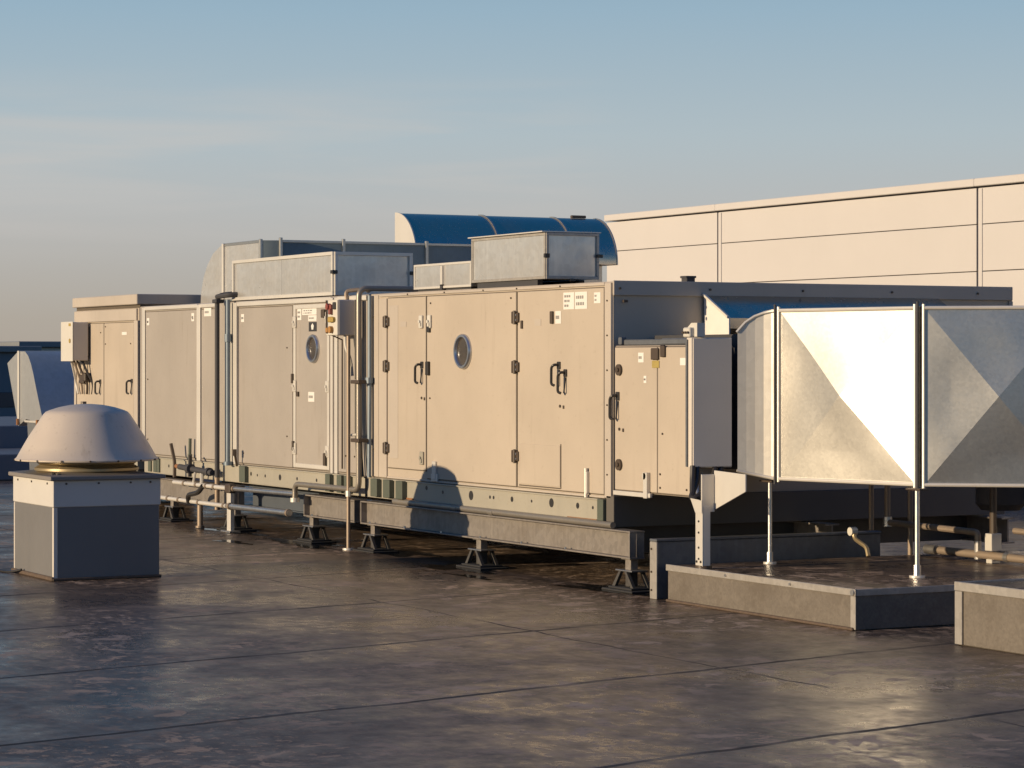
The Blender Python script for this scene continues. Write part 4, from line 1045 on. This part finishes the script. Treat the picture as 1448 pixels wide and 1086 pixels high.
# colour of the air by height, warmed by the Nishita glow round the low sun
tc = nt.nodes.new('ShaderNodeTexCoord')
sp = nt.nodes.new('ShaderNodeSeparateXYZ'); nt.links.new(tc.outputs['Generated'], sp.inputs[0])
rz = nt.nodes.new('ShaderNodeValToRGB'); cr = rz.color_ramp
STOPS = [(0, (.10,.09,.085)), (.499, (.22,.20,.185)), (.503, (.43,.38,.325)), (.508, (.44,.397,.342)), (.528, (.485,.491,.485)), (.542, (.44,.515,.552)), (.567, (.312,.450,.557)), (.61, (.135,.245,.35)), (.68, (.03,.125,.28)), (.8, (.010,.095,.28)), (1, (.008,.085,.25))]
for i, (p_, c_) in enumerate(STOPS):
    e = cr.elements[0] if i == 0 else (cr.elements[1] if i == len(STOPS) - 1 else cr.elements.new(p_))
    if i == len(STOPS) - 1: e = cr.elements[-1]
    e.position = p_; e.color = (*c_, 1)
mr = nt.nodes.new('ShaderNodeMath'); mr.operation = 'MULTIPLY_ADD'; mr.inputs[1].default_value = .5; mr.inputs[2].default_value = .5
nt.links.new(sp.outputs[2], mr.inputs[0]); nt.links.new(mr.outputs[0], rz.inputs[0])
sc_ = nt.nodes.new('ShaderNodeVectorMath'); sc_.operation = 'SCALE'; sc_.inputs[3].default_value = 10.0
# unseen sky behind the camera darkened and blued to cut fill on shaded faces
dt = nt.nodes.new('ShaderNodeVectorMath'); dt.operation = 'DOT_PRODUCT'; dt.inputs[1].default_value = (.8, -.6, 0)
nt.links.new(tc.outputs['Generated'], dt.inputs[0])
ra_ = nt.nodes.new('ShaderNodeMapRange'); ra_.interpolation_type = 'SMOOTHSTEP'; ra_.inputs[1].default_value = -.05; ra_.inputs[2].default_value = .55
nt.links.new(dt.outputs['Value'], ra_.inputs[0])
tn = nt.nodes.new('ShaderNodeMix'); tn.data_type = 'RGBA'; tn.inputs[6].default_value = (1, 1, 1, 1); tn.inputs[7].default_value = (.25, .74, 1.02, 1)
rh = nt.nodes.new('ShaderNodeMapRange'); rh.interpolation_type = 'SMOOTHSTEP'; rh.inputs[1].default_value = .03; rh.inputs[2].default_value = .14
nt.links.new(sp.outputs[2], rh.inputs[0])
rm = nt.nodes.new('ShaderNodeMath'); rm.operation = 'MULTIPLY'; nt.links.new(ra_.outputs[0], rm.inputs[0]); nt.links.new(rh.outputs[0], rm.inputs[1])
nt.links.new(rm.outputs[0], tn.inputs[0])
ml = nt.nodes.new('ShaderNodeMix'); ml.data_type = 'RGBA'; ml.blend_type = 'MULTIPLY'; ml.inputs[0].default_value = 1
nt.links.new(rz.outputs[0], ml.inputs[6]); nt.links.new(tn.outputs[2], ml.inputs[7])
nt.links.new(ml.outputs[2], sc_.inputs[0])
m0 = nt.nodes.new('ShaderNodeMix'); m0.data_type = 'RGBA'; m0.inputs[0].default_value = .97
nt.links.new(sky.outputs[0], m0.inputs[6]); nt.links.new(sc_.outputs[0], m0.inputs[7])
# faint low cirrus
mp = nt.nodes.new('ShaderNodeMapping'); mp.inputs['Scale'].default_value = (5.0, 5.0, 60); mp.inputs['Location'].default_value = (.4, 1.3, .2)
nt.links.new(tc.outputs['Generated'], mp.inputs['Vector'])
nz = nt.nodes.new('ShaderNodeTexNoise'); nz.inputs['Scale'].default_value = 1.5; nz.inputs['Detail'].default_value = 6; nz.inputs['Distortion'].default_value = .4
nt.links.new(mp.outputs[0], nz.inputs['Vector'])
rp = nt.nodes.new('ShaderNodeValToRGB'); rp.color_ramp.elements[0].position = .40; rp.color_ramp.elements[1].position = .68
rp.color_ramp.elements[1].color = (.42, .42, .42, 1)
nt.links.new(nz.outputs['Fac'], rp.inputs[0])
cd = nt.nodes.new('ShaderNodeVectorMath'); cd.operation = 'DOT_PRODUCT'; cd.inputs[1].default_value = (-.972, .295, .088)
nt.links.new(tc.outputs['Generated'], cd.inputs[0])
cm = nt.nodes.new('ShaderNodeMapRange'); cm.interpolation_type = 'SMOOTHSTEP'; cm.inputs[1].default_value = .990; cm.inputs[2].default_value = 1.0
nt.links.new(cd.outputs['Value'], cm.inputs[0])
cz = nt.nodes.new('ShaderNodeMapRange'); cz.interpolation_type = 'SMOOTHSTEP'; cz.inputs[1].default_value = .115; cz.inputs[2].default_value = .085; 
nt.links.new(sp.outputs[2], cz.inputs[0])
ca = nt.nodes.new('ShaderNodeMath'); ca.operation = 'MULTIPLY'; nt.links.new(cm.outputs[0], ca.inputs[0]); nt.links.new(cz.outputs[0], ca.inputs[1])
cl_ = nt.nodes.new('ShaderNodeMapRange'); cl_.interpolation_type = 'SMOOTHSTEP'; cl_.inputs[1].default_value = .03; cl_.inputs[2].default_value = .07
nt.links.new(sp.outputs[2], cl_.inputs[0])
cc_ = nt.nodes.new('ShaderNodeMath'); cc_.operation = 'MULTIPLY'; nt.links.new(ca.outputs[0], cc_.inputs[0]); nt.links.new(cl_.outputs[0], cc_.inputs[1])
cb_ = nt.nodes.new('ShaderNodeMath'); cb_.operation = 'MULTIPLY'; nt.links.new(cc_.outputs[0], cb_.inputs[0]); nt.links.new(rp.outputs[0], cb_.inputs[1])
mx = nt.nodes.new('ShaderNodeMix'); mx.data_type = 'RGBA'
nt.links.new(cb_.outputs[0], mx.inputs[0]); nt.links.new(m0.outputs[2], mx.inputs[6]); mx.inputs[7].default_value = (5.9, 5.5, 5.15, 1)
nt.links.new(mx.outputs[2], bg.inputs[0])
bg.inputs[1].default_value = .10

L = bpy.data.lights.new('sun', 'SUN'); L.energy = 5.0; L.angle = R(.5); L.color = (1, .775, .505)
lo_ = bpy.data.objects.new('sun', L); COL.objects.link(lo_); lo_.rotation_euler = SUN.to_track_quat('-Z', 'Y').to_euler()

cam = bpy.data.cameras.new('camera'); co = bpy.data.objects.new('camera', cam); COL.objects.link(co)
cam.sensor_width = 36; cam.lens = 36 * 3700 / 1448; cam.clip_start = .1; cam.clip_end = 6000
cam.shift_y = -(543 - 510) / 1448
TH = R(27.8)
co.location = (26.0004, -15.0101, 2.61)
fw = Vector((-math.cos(TH), math.sin(TH), 0))
co.rotation_euler = fw.to_track_quat('-Z', 'Y').to_euler()
S.camera = co
S.view_settings.view_transform = 'Standard'; S.view_settings.look = 'None'; S.view_settings.exposure = 0; S.view_settings.gamma = 1
S.render.engine = 'CYCLES'
